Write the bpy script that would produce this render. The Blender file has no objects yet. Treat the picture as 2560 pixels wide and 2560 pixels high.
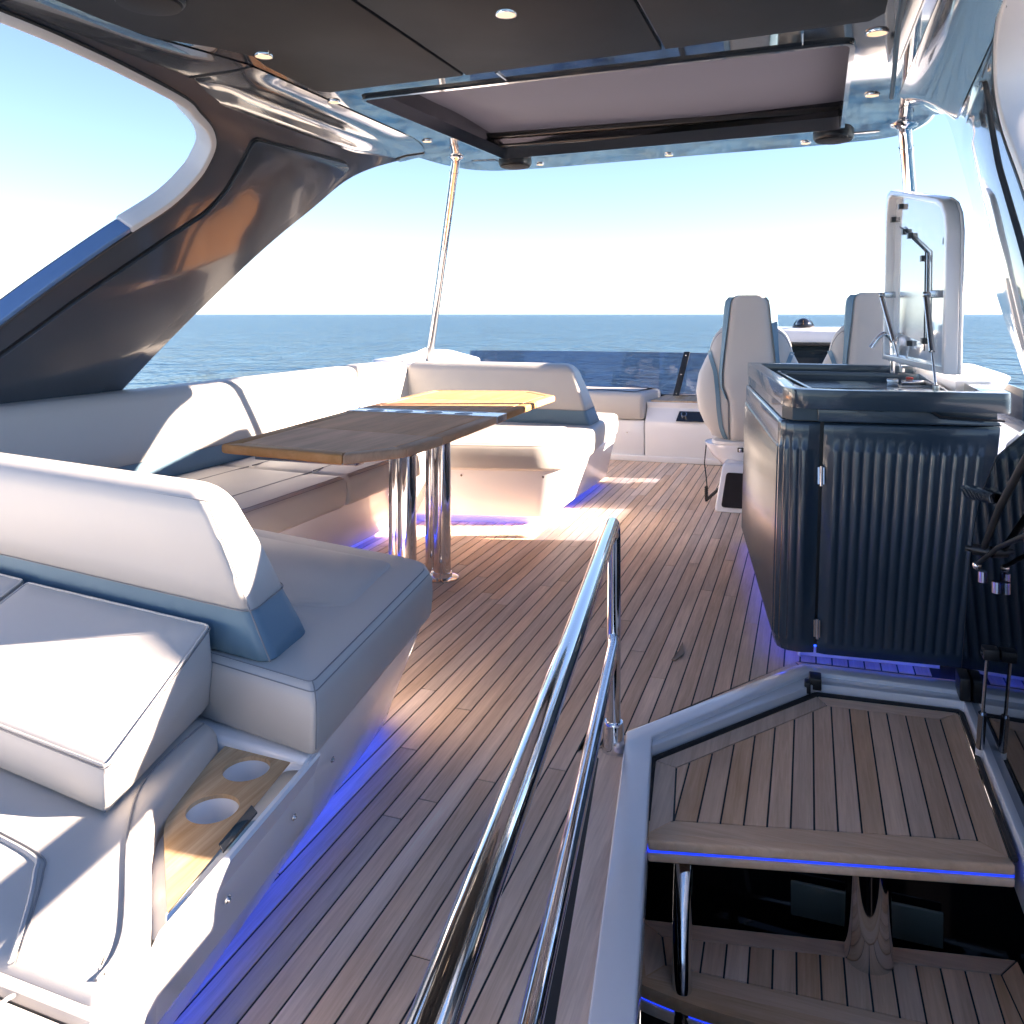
import bpy, bmesh, math, random
from mathutils import Vector, Matrix
from mathutils.geometry import tessellate_polygon
R = math.radians
random.seed(7)
S = bpy.context.scene
COL = S.collection
# ------------------------------------------------------------------ camera, sky, sun, exposure
YAW = math.atan2(742, 2090)
cd = bpy.data.cameras.new('camera'); cam = bpy.data.objects.new('camera', cd); COL.objects.link(cam)
cam.location = (0, 0, 1.25); cam.rotation_euler = (R(90), 0, YAW)
cd.sensor_width = 36; cd.lens = 36 * 2090 / 2560; cd.shift_y = -(1280 - 785) / 2560
cd.clip_start = .02; cd.clip_end = 90000
S.camera = cam
SUN_EL, SUN_FWD = 20.0, 16.0          # elevation, degrees forward of the starboard beam
W = bpy.data.worlds.new('World'); S.world = W; W.use_nodes = True
wn = W.node_tree.nodes; sky = wn.new('ShaderNodeTexSky'); sky.sky_type = 'NISHITA'; sky.sun_disc = False
sky.sun_elevation = R(SUN_EL); sky.sun_rotation = R(90 - SUN_FWD)
sky.air_density = .75; sky.dust_density = 0; sky.ozone_density = 4.0
W.node_tree.links.new(sky.outputs[0], wn['Background'].inputs[0]); wn['Background'].inputs[1].default_value = .05
sd = bpy.data.lights.new('sun', 'SUN'); sun = bpy.data.objects.new('sun', sd); COL.objects.link(sun)
sd.energy = 4.6; sd.angle = R(.5); sd.color = (1, .93, .83)
sv = Vector((math.cos(R(SUN_EL)) * math.cos(R(SUN_FWD)), math.cos(R(SUN_EL)) * math.sin(R(SUN_FWD)), math.sin(R(SUN_EL))))
sun.rotation_euler = sv.to_track_quat('Z', 'Y').to_euler(); sun.location = (40, 8, 12)
vs = S.view_settings; vs.view_transform = 'Standard'; vs.look = 'None'; vs.exposure = 2.95; vs.gamma = 1; vs.use_white_balance = True; vs.white_balance_temperature = 7600; vs.white_balance_tint = 20
S.cycles.use_denoising = True; S.cycles.use_adaptive_sampling = True; S.cycles.adaptive_threshold = .025; S.cycles.max_bounces = 8; S.cycles.glossy_bounces = 5; S.cycles.transparent_max_bounces = 12
S.cycles.sample_clamp_indirect = 6; S.cycles.caustics_reflective = False; S.cycles.caustics_refractive = False

# ------------------------------------------------------------------ materials
MAT = {}
def mat(name, col, rough=.5, metal=0, coat=0, spec=.5, emit=None, es=0, bump=None, var=None, alpha=None, trans=0):
    m = bpy.data.materials.new(name); m.use_nodes = True; MAT[name] = m
    nt = m.node_tree; b = nt.nodes['Principled BSDF']; L = nt.links
    b.inputs['Base Color'].default_value = (*col, 1); b.inputs['Roughness'].default_value = rough
    b.inputs['Metallic'].default_value = metal; b.inputs['Coat Weight'].default_value = coat
    b.inputs['Coat Roughness'].default_value = .03; b.inputs['Specular IOR Level'].default_value = spec
    b.inputs['Transmission Weight'].default_value = trans
    if emit: b.inputs['Emission Color'].default_value = (*emit, 1); b.inputs['Emission Strength'].default_value = es
    tc = nt.nodes.new('ShaderNodeTexCoord')
    if bump:
        prev = None
        for sc, st, dist in bump:
            n = nt.nodes.new('ShaderNodeTexNoise'); n.inputs['Scale'].default_value = sc; n.inputs['Detail'].default_value = 3
            L.new(tc.outputs['Object'], n.inputs['Vector'])
            bp = nt.nodes.new('ShaderNodeBump'); bp.inputs['Strength'].default_value = st; bp.inputs['Distance'].default_value = dist
            L.new(n.outputs[0], bp.inputs['Height'])
            if prev: L.new(prev.outputs[0], bp.inputs['Normal'])
            prev = bp
        L.new(prev.outputs[0], b.inputs['Normal'])
    if var:   # (scale, amount): soft uneven tone and gloss
        n = nt.nodes.new('ShaderNodeTexNoise'); n.inputs['Scale'].default_value = var[0]; n.inputs['Detail'].default_value = 5
        L.new(tc.outputs['Object'], n.inputs['Vector'])
        mx = nt.nodes.new('ShaderNodeMix'); mx.data_type = 'RGBA'
        mx.inputs['A'].default_value = (*[c * (1 - var[1]) for c in col], 1); mx.inputs['B'].default_value = (*[min(1, c * (1 + var[1])) for c in col], 1)
        L.new(n.outputs[0], mx.inputs['Factor']); L.new(mx.outputs['Result'], b.inputs['Base Color'])
        mr = nt.nodes.new('ShaderNodeMapRange'); mr.inputs['To Min'].default_value = rough * .8; mr.inputs['To Max'].default_value = rough * 1.25
        L.new(n.outputs[0], mr.inputs['Value']); L.new(mr.outputs[0], b.inputs['Roughness'])
    return m
mat('gelcoat', (.80, .805, .82), .18, coat=.6, var=(3, .03))
mat('vinyl', (.50, .475, .445), .46, bump=[(700, .18, .0008), (45, .07, .002), (7, .22, .006)], var=(4, .035))
mat('vinyl_blue', (.105, .205, .275), .5, bump=[(900, .12, .0006), (7, .2, .005)], var=(5, .06))
mat('thread', (.42, .42, .42), .8)
mat('seam', (.22, .22, .23), .7)
mat('dark_gloss', (.072, .086, .104), .12, coat=1, spec=.7, bump=[(2.2, .15, .02)], var=(2, .08))
mat('arch_gloss', (.060, .072, .088), .16, coat=.55, spec=.5, bump=[(2.2, .15, .02)], var=(2, .08))
mat('ceiling_gloss', (.05, .058, .066), .05, coat=1, spec=.9)
mat('headliner', (.028, .029, .031), .6, spec=.15, bump=[(500, .05, .0005)], var=(2, .1))
mat('sunshade', (.155, .168, .192), .7)
_n = MAT['sunshade'].node_tree; _t = _n.nodes.new('ShaderNodeBsdfTranslucent'); _t.inputs[0].default_value = (.155, .168, .190, 1); _m = _n.nodes.new('ShaderNodeMixShader'); _m.inputs[0].default_value = .45
_n.links.new(_n.nodes['Principled BSDF'].outputs[0], _m.inputs[1]); _n.links.new(_t.outputs[0], _m.inputs[2]); _n.links.new(_m.outputs[0], _n.nodes['Material Output'].inputs[0])
m_ = mat('frosted', (.5, .48, .5), .5); _n = m_.node_tree; _t = _n.nodes.new('ShaderNodeBsdfTranslucent'); _t.inputs[0].default_value = (.62, .58, .62, 1)
_n.links.new(_t.outputs[0], _n.nodes['Material Output'].inputs[0])
mat('recess', (.035, .033, .03), .2, coat=.5)
mat('navy', (.022, .042, .062), .24, coat=.5, spec=.5, bump=[(5, .03, .01)])
mat('black', (.012, .012, .014), .35)
mat('rubber', (.015, .015, .016), .6)
mat('black_gloss', (.008, .008, .01), .05, coat=1)
mat('chrome', (.78, .78, .79), .05, metal=1, bump=[(60, .015, .001)], var=(9, .03))
mat('steel', (.55, .55, .56), .22, metal=1, bump=[(300, .05, .0004)])
mat('mirror', (.83, .86, .88), .03, metal=1)
mat('well_mirror', (.12, .11, .10), .06, metal=1)
mat('well_glass_green', (.22, .27, .23), .1, coat=1)
mat('trim', (.74, .72, .70), .35, var=(3, .04))
mat('lid_liner', (.60, .65, .69), .08, coat=1, spec=.8)
mat('trim_blue', (.10, .22, .42), .25, coat=.5)
mat('caulk', (.012, .013, .016), .6)
mat('led', (.05, .05, .9), .5, emit=(0, .05, 1.0), es=1.0)
mat('led_line', (.02, .05, .9), .4, emit=(0, .04, 1.0), es=.2)
mat('lamp', (1, .95, .85), .5, emit=(1, .66, .33), es=.13)
mat('chip', (.33, .19, .09), .5)
mat('hull', (.75, .75, .77), .25, coat=.5)
mat('screen', (.01, .02, .03), .08, coat=1)
mat('red', (.5, .03, .02), .4)

def teak(name, c1, c2, axis='Y', sc=1.0, rough=.55):
    m = bpy.data.materials.new(name); m.use_nodes = True; MAT[name] = m
    nt = m.node_tree; b = nt.nodes['Principled BSDF']; L = nt.links; N = nt.nodes.new
    tc = N('ShaderNodeTexCoord'); oi = N('ShaderNodeObjectInfo')
    off = N('ShaderNodeVectorMath'); off.operation = 'MULTIPLY_ADD'
    cmb = N('ShaderNodeCombineXYZ')
    for i in range(3): L.new(oi.outputs['Random'], cmb.inputs[i])
    L.new(cmb.outputs[0], off.inputs[0]); off.inputs[1].default_value = (37, 91, 13); L.new(tc.outputs['Object'], off.inputs[2])
    mp = N('ShaderNodeMapping')
    s = {'Y': (150, 7, 30), 'X': (7, 150, 30), 'D': (90, 26, 30)}[axis]
    mp.inputs['Scale'].default_value = [v * sc for v in s]
    if axis == 'D': mp.inputs['Rotation'].default_value = (0, 0, R(38)); mp.inputs['Scale'].default_value = (95 * sc, 5 * sc, 30)
    L.new(off.outputs[0], mp.inputs['Vector'])
    n1 = N('ShaderNodeTexNoise'); n1.inputs['Scale'].default_value = 1; n1.inputs['Detail'].default_value = 6; n1.inputs['Roughness'].default_value = .65; n1.inputs['Distortion'].default_value = .6
    L.new(mp.outputs[0], n1.inputs['Vector'])
    mp2 = N('ShaderNodeMapping'); mp2.inputs['Scale'].default_value = [v * .16 * sc for v in s]
    if axis == 'D': mp2.inputs['Rotation'].default_value = (0, 0, R(38)); mp2.inputs['Scale'].default_value = (16 * sc, 1.0 * sc, 5)
    L.new(off.outputs[0], mp2.inputs['Vector'])
    n2 = N('ShaderNodeTexNoise'); n2.inputs['Scale'].default_value = 1; n2.inputs['Detail'].default_value = 3; L.new(mp2.outputs[0], n2.inputs['Vector'])
    ad = N('ShaderNodeMath'); ad.operation = 'ADD'; L.new(n1.outputs[0], ad.inputs[0]); L.new(n2.outputs[0], ad.inputs[1])
    rp = N('ShaderNodeValToRGB'); rp.color_ramp.elements[0].position = .36; rp.color_ramp.elements[1].position = .66
    rp.color_ramp.elements[0].color = (*c1, 1); rp.color_ramp.elements[1].color = (*c2, 1)
    hf = N('ShaderNodeMath'); hf.operation = 'MULTIPLY'; hf.inputs[1].default_value = .5; L.new(ad.outputs[0], hf.inputs[0]); L.new(hf.outputs[0], rp.inputs[0])
    hs = N('ShaderNodeHueSaturation'); L.new(rp.outputs[0], hs.inputs['Color'])
    mr = N('ShaderNodeMapRange'); mr.inputs['To Min'].default_value = .88; mr.inputs['To Max'].default_value = 1.10
    L.new(oi.outputs['Random'], mr.inputs['Value']); L.new(mr.outputs[0], hs.inputs['Value'])
    fr = N('ShaderNodeMath'); fr.operation = 'FRACT'; mu = N('ShaderNodeMath'); mu.operation = 'MULTIPLY'; mu.inputs[1].default_value = 17.3
    L.new(oi.outputs['Random'], mu.inputs[0]); L.new(mu.outputs[0], fr.inputs[0])
    mr2 = N('ShaderNodeMapRange'); mr2.inputs['To Min'].default_value = .82; mr2.inputs['To Max'].default_value = 1.12
    L.new(fr.outputs[0], mr2.inputs['Value']); L.new(mr2.outputs[0], hs.inputs['Saturation'])
    # weathering blotches
    n3 = N('ShaderNodeTexNoise'); n3.inputs['Scale'].default_value = 2.3; n3.inputs['Detail'].default_value = 4
    L.new(tc.outputs['Generated'] if 0 else off.outputs[0], n3.inputs['Vector'])
    mr3 = N('ShaderNodeMapRange'); mr3.inputs['From Min'].default_value = .3; mr3.inputs['From Max'].default_value = .7; mr3.inputs['To Min'].default_value = .9; mr3.inputs['To Max'].default_value = 1.08
    L.new(n3.outputs[0], mr3.inputs['Value'])
    mm = N('ShaderNodeMix'); mm.data_type = 'RGBA'; mm.blend_type = 'MULTIPLY'; mm.inputs['Factor'].default_value = 1
    L.new(hs.outputs[0], mm.inputs['A']); L.new(mr3.outputs[0], mm.inputs['B'])
    L.new(mm.outputs['Result'], b.inputs['Base Color'])
    b.inputs['Roughness'].default_value = rough; b.inputs['Specular IOR Level'].default_value = .02
    bp = N('ShaderNodeBump'); bp.inputs['Strength'].default_value = .25; bp.inputs['Distance'].default_value = .001
    L.new(n1.outputs[0], bp.inputs['Height']); L.new(bp.outputs[0], b.inputs['Normal'])
    return m
teak('teak', (.69, .47, .345), (.94, .70, .54))
teak('teak_step', (.72, .43, .27), (.95, .64, .44), sc=.9)
teak('teak_x', (.72, .43, .27), (.95, .64, .44), axis='X', sc=.9)
teak('teak_table', (.62, .265, .105), (.88, .42, .19), axis='D', rough=.48)
teak('teak_table_y', (.54, .245, .10), (.78, .39, .19), axis='Y', sc=.7, rough=.48)
teak('teak_table_x', (.54, .245, .10), (.78, .39, .19), axis='X', sc=.7, rough=.48)
teak('teak_tray', (.44, .29, .175), (.70, .53, .37), axis='Y', sc=.8, rough=.4)

def glass(name, tint, gloss=.10, rough=.02, dark=None, df=.0):
    m = bpy.data.materials.new(name); m.use_nodes = True; MAT[name] = m; nt = m.node_tree; nt.nodes.clear(); N = nt.nodes.new; L = nt.links
    o = N('ShaderNodeOutputMaterial'); t = N('ShaderNodeBsdfTransparent'); t.inputs[0].default_value = (*tint, 1)
    g = N('ShaderNodeBsdfGlossy'); g.inputs['Roughness'].default_value = rough; g.inputs[0].default_value = (.9, .92, .95, 1)
    f = N('ShaderNodeFresnel'); f.inputs[0].default_value = 1.5
    a = N('ShaderNodeMath'); a.operation = 'ADD'; a.inputs[1].default_value = gloss; a.use_clamp = True; L.new(f.outputs[0], a.inputs[0])
    mx = N('ShaderNodeMixShader'); L.new(a.outputs[0], mx.inputs[0]); L.new(t.outputs[0], mx.inputs[1]); L.new(g.outputs[0], mx.inputs[2])
    L.new(mx.outputs[0], o.inputs[0]); return m
glass('tinted_glass', (.50, .55, .66), .03)
glass('smoked_glass', (.10, .11, .15), .10)

# sea
def sea_mat():
    m = bpy.data.materials.new('sea'); m.use_nodes = True; MAT['sea'] = m; nt = m.node_tree; N = nt.nodes.new; L = nt.links; b = nt.nodes['Principled BSDF']
    tc = N('ShaderNodeTexCoord'); prev = None
    for sc, st, dist, stretch in ((.03, 1, 5, 1.0), (.16, 1.0, 2.4, .75), (.6, 1, .7, .6), (2.2, 1, .12, .6)):
        mp = N('ShaderNodeMapping'); mp.inputs['Scale'].default_value = (sc * stretch, sc, sc); mp.inputs['Rotation'].default_value = (0, 0, R(25)); L.new(tc.outputs['Object'], mp.inputs[0])
        n = N('ShaderNodeTexNoise'); n.inputs['Scale'].default_value = 1; n.inputs['Detail'].default_value = 4; n.inputs['Roughness'].default_value = .6; L.new(mp.outputs[0], n.inputs['Vector'])
        bp = N('ShaderNodeBump'); bp.inputs['Strength'].default_value = st; bp.inputs['Distance'].default_value = dist; L.new(n.outputs[0], bp.inputs['Height'])
        if prev: L.new(prev.outputs[0], bp.inputs['Normal'])
        prev = bp
    L.new(prev.outputs[0], b.inputs['Normal'])
    df = N('ShaderNodeBsdfDiffuse'); df.inputs[0].default_value = (.005, .046, .105, 1); L.new(prev.outputs[0], df.inputs['Normal'])
    gl = N('ShaderNodeBsdfGlossy'); gl.inputs['Roughness'].default_value = .08; gl.inputs[0].default_value = (.70, .86, 1, 1); L.new(prev.outputs[0], gl.inputs['Normal'])
    fr = N('ShaderNodeFresnel'); fr.inputs[0].default_value = 1.33; L.new(prev.outputs[0], fr.inputs['Normal'])
    cl = N('ShaderNodeMath'); cl.operation = 'MULTIPLY'; cl.inputs[1].default_value = .85; L.new(fr.outputs[0], cl.inputs[0])
    mx = N('ShaderNodeMixShader'); L.new(cl.outputs[0], mx.inputs[0]); L.new(df.outputs[0], mx.inputs[1]); L.new(gl.outputs[0], mx.inputs[2])
    L.new(mx.outputs[0], nt.nodes['Material Output'].inputs[0])
sea_mat()

# ------------------------------------------------------------------ helpers
WL = {}   # world location of each object
def tag(o, label=None, cat=None, group=None, kind=None):
    if label: o['label'] = label
    if cat: o['category'] = cat
    if group: o['group'] = group
    if kind: o['kind'] = kind
    return o
def link(o, loc, parent):
    COL.objects.link(o); o.location = loc; WL[o.name] = Vector(loc)
    if parent: o.parent = parent; o.matrix_parent_inverse = Matrix.Translation(-WL[parent.name])
    return o
def thing(name, loc, label, cat, group=None):
    return tag(link(bpy.data.objects.new(name, None), loc, None), label, cat, group)
def mk(name, vf, m, parent=None, bev=0, seg=3, smooth=True, ang=35, solid=0, sub=0, merge=True):
    vs_, fs_ = vf
    c = Vector((0, 0, 0))
    lo = Vector([min(v[i] for v in vs_) for i in range(3)]); hi = Vector([max(v[i] for v in vs_) for i in range(3)]); c = (lo + hi) / 2
    me = bpy.data.meshes.new(name); me.from_pydata([tuple(Vector(v) - c) for v in vs_], [], fs_); me.validate()
    bm = bmesh.new(); bm.from_mesh(me)
    if merge: bmesh.ops.remove_doubles(bm, verts=bm.verts, dist=1e-5)
    bmesh.ops.recalc_face_normals(bm, faces=bm.faces)
    if bev > 0:
        es = [e for e in bm.edges if len(e.link_faces) == 2 and e.calc_face_angle(0) > R(30)]
        bmesh.ops.bevel(bm, geom=es, offset=bev, segments=seg, profile=.5, affect='EDGES', clamp_overlap=True)
    bm.to_mesh(me); bm.free()
    me.materials.append(MAT[m] if isinstance(m, str) else m)
    o = bpy.data.objects.new(name, me); link(o, c, parent)
    if smooth:
        me.shade_smooth()
        me.set_sharp_from_angle(angle=R(ang))
    if solid:
        md = o.modifiers.new('solid', 'SOLIDIFY'); md.thickness = solid; md.offset = 0
    if sub:
        md = o.modifiers.new('sub', 'SUBSURF'); md.levels = sub; md.render_levels = sub
    return o
def loft(rings, cap=True, closed=True):
    v = []; f = []; n = len(rings[0])
    for r in rings: v += [tuple(p) for p in r]
    for k in range(len(rings) - 1):
        for i in range(n if closed else n - 1):
            j = (i + 1) % n; f.append((k * n + i, k * n + j, (k + 1) * n + j, (k + 1) * n + i))
    if cap: f.append(tuple(range(n))[::-1]); f.append(tuple(range((len(rings) - 1) * n, len(rings) * n)))
    return v, f
def prism(poly, z0, z1, poly2=None):
    return loft([[(x, y, z0) for x, y in poly], [(x, y, z1) for x, y in (poly2 or poly)]])
def box(x0, x1, y0, y1, z0, z1): return prism([(x0, y0), (x1, y0), (x1, y1), (x0, y1)], z0, z1)
def join(*a):
    V = []; F = []
    for v, f in a:
        n = len(V); V += list(v); F += [tuple(i + n for i in q) for q in f]
    return V, F
def catmull(p, n=8, closed=False):
    p = [Vector(q) for q in p]; out = []
    m = len(p)
    for i in range(m if closed else m - 1):
        a = p[(i - 1) % m] if closed or i > 0 else p[0]; b = p[i]; c = p[(i + 1) % m]; d = p[(i + 2) % m] if closed or i + 2 < m else p[-1]
        for k in range(n):
            t = k / n
            out.append(.5 * ((2 * b) + (c - a) * t + (2 * a - 5 * b + 4 * c - d) * t * t + (3 * b - a - 3 * c + d) * t ** 3))
    if not closed: out.append(p[-1])
    return out
def tube(path, r, seg=12, closed=False, cap=True):
    P = [Vector(q) for q in path]; n = len(P); rings = []; prev = None
    for i in range(n):
        t = (P[(i + 1) % n] - P[i - 1]) if closed else (P[min(i + 1, n - 1)] - P[max(i - 1, 0)])
        t.normalize()
        if prev is None:
            u = t.orthogonal().normalized()
        else:
            u = prev - t * prev.dot(t); u.normalize()
        prev = u; w = t.cross(u); rr = r[i] if isinstance(r, (list, tuple)) else r
        rings.append([P[i] + (u * math.cos(a) + w * math.sin(a)) * rr for a in [2 * math.pi * k / seg for k in range(seg)]])
    if closed:
        v, f = loft(rings, cap=False); m = len(rings) - 1
        for k in range(seg): f.append((m * seg + k, m * seg + (k + 1) % seg, (k + 1) % seg, k))
        return v, f
    return loft(rings, cap=cap)
def cyl(a, b, r, r2=None, seg=20):
    return tube([a, b], [r, r if r2 is None else r2], seg)
def lathe(c, prof, seg=28, cap=True):
    rings = [[(c[0] + r * math.cos(2 * math.pi * k / seg), c[1] + r * math.sin(2 * math.pi * k / seg), c[2] + z) for k in range(seg)] for r, z in prof]
    return loft(rings, cap=cap)
def face_fill(loops3, flat):
    """polygon with holes: loops3 = lists of 3-D points, flat = function to 2-D"""
    pts = [Vector((*flat(p), 0)) for l in loops3 for p in l]
    tris = tessellate_polygon([[Vector((*flat(p), 0)) for p in l] for l in loops3])
    return [p for l in loops3 for p in l], [tuple(t) for t in tris]
def slab(loops, top, bot, flat=lambda p: (p[0], p[1])):
    """thick plate with holes; top/bot map a 2-D point to 3-D"""
    A = [[top(*p) for p in l] for l in loops]; B = [[bot(*p) for p in l] for l in loops]
    tris = tessellate_polygon([[Vector((p[0], p[1], 0)) for p in l] for l in loops])
    V = [p for l in A for p in l]; n = len(V); V += [p for l in B for p in l]
    F = [tuple(t) for t in tris] + [tuple(i + n for i in t)[::-1] for t in tris]
    k = 0
    for l in loops:
        m = len(l)
        for i in range(m): F.append((k + i, k + (i + 1) % m, n + k + (i + 1) % m, n + k + i))
        k += m
    return V, F
def rnd(poly, r, n=5):
    """round polygon corners; r a number or list"""
    out = []; m = len(poly)
    for i in range(m):
        p = Vector(poly[i][:2]); a = Vector(poly[i - 1][:2]); b = Vector(poly[(i + 1) % m][:2]); rr = r[i] if isinstance(r, (list, tuple)) else r
        if rr <= 0: out.append(tuple(p)); continue
        d1 = (a - p); d2 = (b - p); l = min(rr, d1.length * .45, d2.length * .45)
        p1 = p + d1.normalized() * l; p2 = p + d2.normalized() * l
        for k in range(n + 1):
            t = k / n; out.append(tuple(p1 * (1 - t) ** 2 + p * 2 * t * (1 - t) + p2 * t * t))
    return out
def inset(poly, d):
    """offset closed polygon inwards (simple mitre)"""
    n = len(poly); area = sum(poly[i][0] * poly[(i + 1) % n][1] - poly[(i + 1) % n][0] * poly[i][1] for i in range(n)); s = 1 if area > 0 else -1
    out = []
    for i in range(n):
        p = Vector(poly[i]); a = (p - Vector(poly[i - 1])).normalized(); b = (Vector(poly[(i + 1) % n]) - p).normalized()
        na = Vector((-a.y, a.x)) * s; nb = Vector((-b.y, b.x)) * s; m = (na + nb); 
        if m.length < 1e-6: m = na
        m.normalize(); k = d / max(.35, m.dot(na)); out.append(tuple(p + m * k))
    return out
def dup(o, delta, parent=None):
    c = o.copy(); COL.objects.link(c); c.location = o.location.copy()
    if parent is None: c.location = Vector(o.location) + Vector(delta)
    WL[c.name] = WL[o.name] + Vector(delta)
    if parent: c.parent = parent; c.location = o.location + Vector(delta); c.matrix_parent_inverse = Matrix.Translation(-WL[parent.name])
    for ch in [q for q in bpy.data.objects if q.parent == o]: dup(ch, delta, c)
    return c

# ------------------------------------------------------------------ sea and hull
tag(mk('sea', ([(-40000, -40000, -4.6), (40000, -40000, -4.6), (40000, 40000, -4.6), (-40000, 40000, -4.6)], [(0, 1, 2, 3)]), 'sea', smooth=False), kind='structure')
hb = [(-3.1, -4), (.95, -4), (1.0, 6), (.5, 11), (-.98, 16), (-2.5, 11), (-3.15, 6)]
tag(thing('hull', (-1, 3, -4.6), 'white hull of the yacht below the flybridge', 'hull'))
HULL = bpy.data.objects['hull']
mk('hull_side', loft([[(x * .8 - .2, y * .96, -4.9) for x, y in hb], [(x, y, -2.1) for x, y in hb]]), 'hull', HULL, bev=.05)
FB = [(-3.2, -1.6), (-.60, -1.6), (-.60, 2.2), (-.60, 8.2), (-3.0, 8.2), (-3.25, 6)]
mk('flybridge_underside', join(box(-3.25, -.66, -1.7, 8.4, -.14, -.03), box(-.66, 1.0, 3.30, 8.4, -.14, -.03), box(-.66, 1.0, -1.7, .75, -.14, -.03), box(.62, 1.0, .74, 3.31, -.13, -.035)), 'hull', HULL)

# ------------------------------------------------------------------ deck of planks
deck = tag(link(bpy.data.objects.new('deck', None), (-.8, 3.4, 0), None), kind='structure')
OPL = lambda x: 2.435 + (x + .508) * (-1.003 / .143)              # left edge of the stair opening, y at x
def OPF(x):                                                        # forward edge
    return 2.454 + (x + .524) * (.726 / .484) if x < -.04 else 3.18 + (x + .04) * .047
mk('caulking', join(box(-2.75, -.60, -1.3, 7.1, -.03, -.0022), prism([(-.60, 2.33), (-.02, 3.12), (.62, 3.14), (.62, 7.1), (-.60, 7.1)], -.03, -.0022),
                    prism([(-.60, 2.34), (-.60, -1.3), (0.02, -1.3), (-.50, 2.34)], -.03, -.0022)), 'caulk', deck, smooth=False, merge=False)
PW, GAP = .0541, .0052
MW = .05                                                            # margin plank
def plank(poly, z1=0.0, m='teak', name='plank', parent=None, th=.01):
    return mk(name, prism(poly, z1 - th, z1), m, parent or deck, smooth=False, merge=False)
nx = int(3.2 / PW)
for i in range(-44, 13):
    x0 = -.30 + i * PW + GAP / 2; x1 = x0 + PW - GAP; xm = (x0 + x1) / 2
    segs = []
    if x1 < -.575 - .01: segs.append((lambda x: -1.2, lambda x: 7.06))
    else:
        segs.append((lambda x: (OPF(x) + .004 if x > -.53 else 2.45 + (x + .53) * 1.5), lambda x: 7.06))
        yl = lambda x: 2.31 + (x + .57) * (-.875 / .095)
        if yl(x1) > -1.1: segs.append((lambda x: -1.2, yl))
    for fa, fb in segs:
        a = max(fa(x0), fa(x1)) ; b = min(fb(x0), fb(x1))
        if b - a < .03: continue
        # butt joints, staggered
        js = []; y = a - random.uniform(.0, .4) + ((i * 0.77) % 1.9)
        while y < b - .15:
            if y > a + .15: js.append(y)
            y += random.uniform(1.5, 2.1)
        ys = [None] + js + [None]
        for q in range(len(ys) - 1):
            l0 = fa(x0) if ys[q] is None else ys[q] + .0022; l1 = fa(x1) if ys[q] is None else ys[q] + .0022
            u0 = fb(x0) if ys[q + 1] is None else ys[q + 1] - .0022; u1 = fb(x1) if ys[q + 1] is None else ys[q + 1] - .0022
            plank([(x0, l0), (x1, l1), (x1, u1), (x0, u0)])
# margin planks round the opening
plank([(-.583, 2.33), (-.512, 2.415), (-.495, 2.35), (.06, -1.2), (-.02, -1.2), (-.557, 2.30)], m='teak')
plank([(-.583, 2.345), (-.048, 3.168), (-.022, 3.118), (-.511, 2.432)], m='teak')
plank([(-.044, 3.172), (.60, 3.202), (.60, 3.142), (-.019, 3.121)], m='teak_x')
# loose fleck and stain on deck
lf = [(-.455, 3.03), (-.437, 3.075), (-.436, 3.12), (-.444, 3.165), (-.452, 3.20), (-.457, 3.17), (-.455, 3.12), (-.462, 3.07), (-.468, 3.035)]
tag(mk('dry_leaf', loft([[(x, y, .001) for x, y in lf], [(x + .002, y, .005 + .004 * math.sin(k * 2)) for k, (x, y) in enumerate(lf)]]), 'chip', None), 'small curled brown leaf lying on the teak deck', 'leaf')

# ------------------------------------------------------------------ stair opening and steps
comp = thing('stair_coaming', (0, 2.4, 0), 'white raised rim around the stair opening in the teak deck', 'coaming')
outer = [(-.06, -.9), (-.365, 1.432), (-.508, 2.432), (-.022, 3.118), (.60, 3.14), (.60, 3.06), (0.005, 3.05), (-.428, 2.425), (-.285, 1.45), (.03, -.9)]
mk('rim', slab([outer], lambda x, y: (x, y, .022), lambda x, y: (x, y, -.12)), 'gelcoat', comp, bev=.006)
mk('inner_rim', slab([[(-.30, 1.40), (-.437, 2.418), (.0, 3.056), (.51, 3.073), (.51, 1.2), (.470, 1.2), (.468, 3.01), (.022, 2.988), (-.428, 2.395), (-.29, 1.40)]], lambda x, y: (x, y, .008), lambda x, y: (x, y, -.14)), 'gelcoat', comp, bev=.003)
mk('gasket', tube([(-.378, 2.03, -.022), (-.420, 2.378, -.022), (-.416, 2.388, -.022), (.018, 2.968, -.022), (.026, 2.973, -.022), (.452, 2.995, -.022), (.459, 2.985, -.022), (.452, 2.23, -.022)], .0085, 8), 'rubber', comp)
mk('latch', join(box(.0, .04, 2.975, 3.035, -.01, .030), box(-.014, .006, 2.95, 2.99, -.015, .022)), 'black', comp, bev=.004)
mk('bumper', box(-.398, -.374, 1.96, 2.05, -.075, -.008), 'rubber', comp, bev=.004)
well = thing('stair_well', (0, 2.0, -2.1), 'dark glossy stair well below the teak steps', 'stairwell')
mk('well_wall', join(box(-.50, .60, 2.62, 2.66, -2.2, -.14), box(.56, .60, .6, 3.0, -2.2, -.14), box(-.66, -.60, .6, 3.2, -2.2, -.14), box(-.66, .62, .5, .56, -2.2, -.14)), 'black_gloss', well, smooth=False)  # unseen aft wall added to keep bright sky out of the reflections
mk('well_floor', box(-.66, .62, -.6, 2.7, -2.24, -2.2), 'teak_step', well, smooth=False)
mk('well_glass', box(-.56, .55, 2.59, 2.60, -.62, -.13), 'black_gloss', well, smooth=False)
mk('well_shelf', box(-.56, .55, 2.40, 2.59, -.64, -.60), 'black_gloss', well, bev=.01)
mk('well_panel', box(-.05, .35, 2.565, 2.575, -.50, -.40), 'well_glass_green', well, bev=.004)

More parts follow.
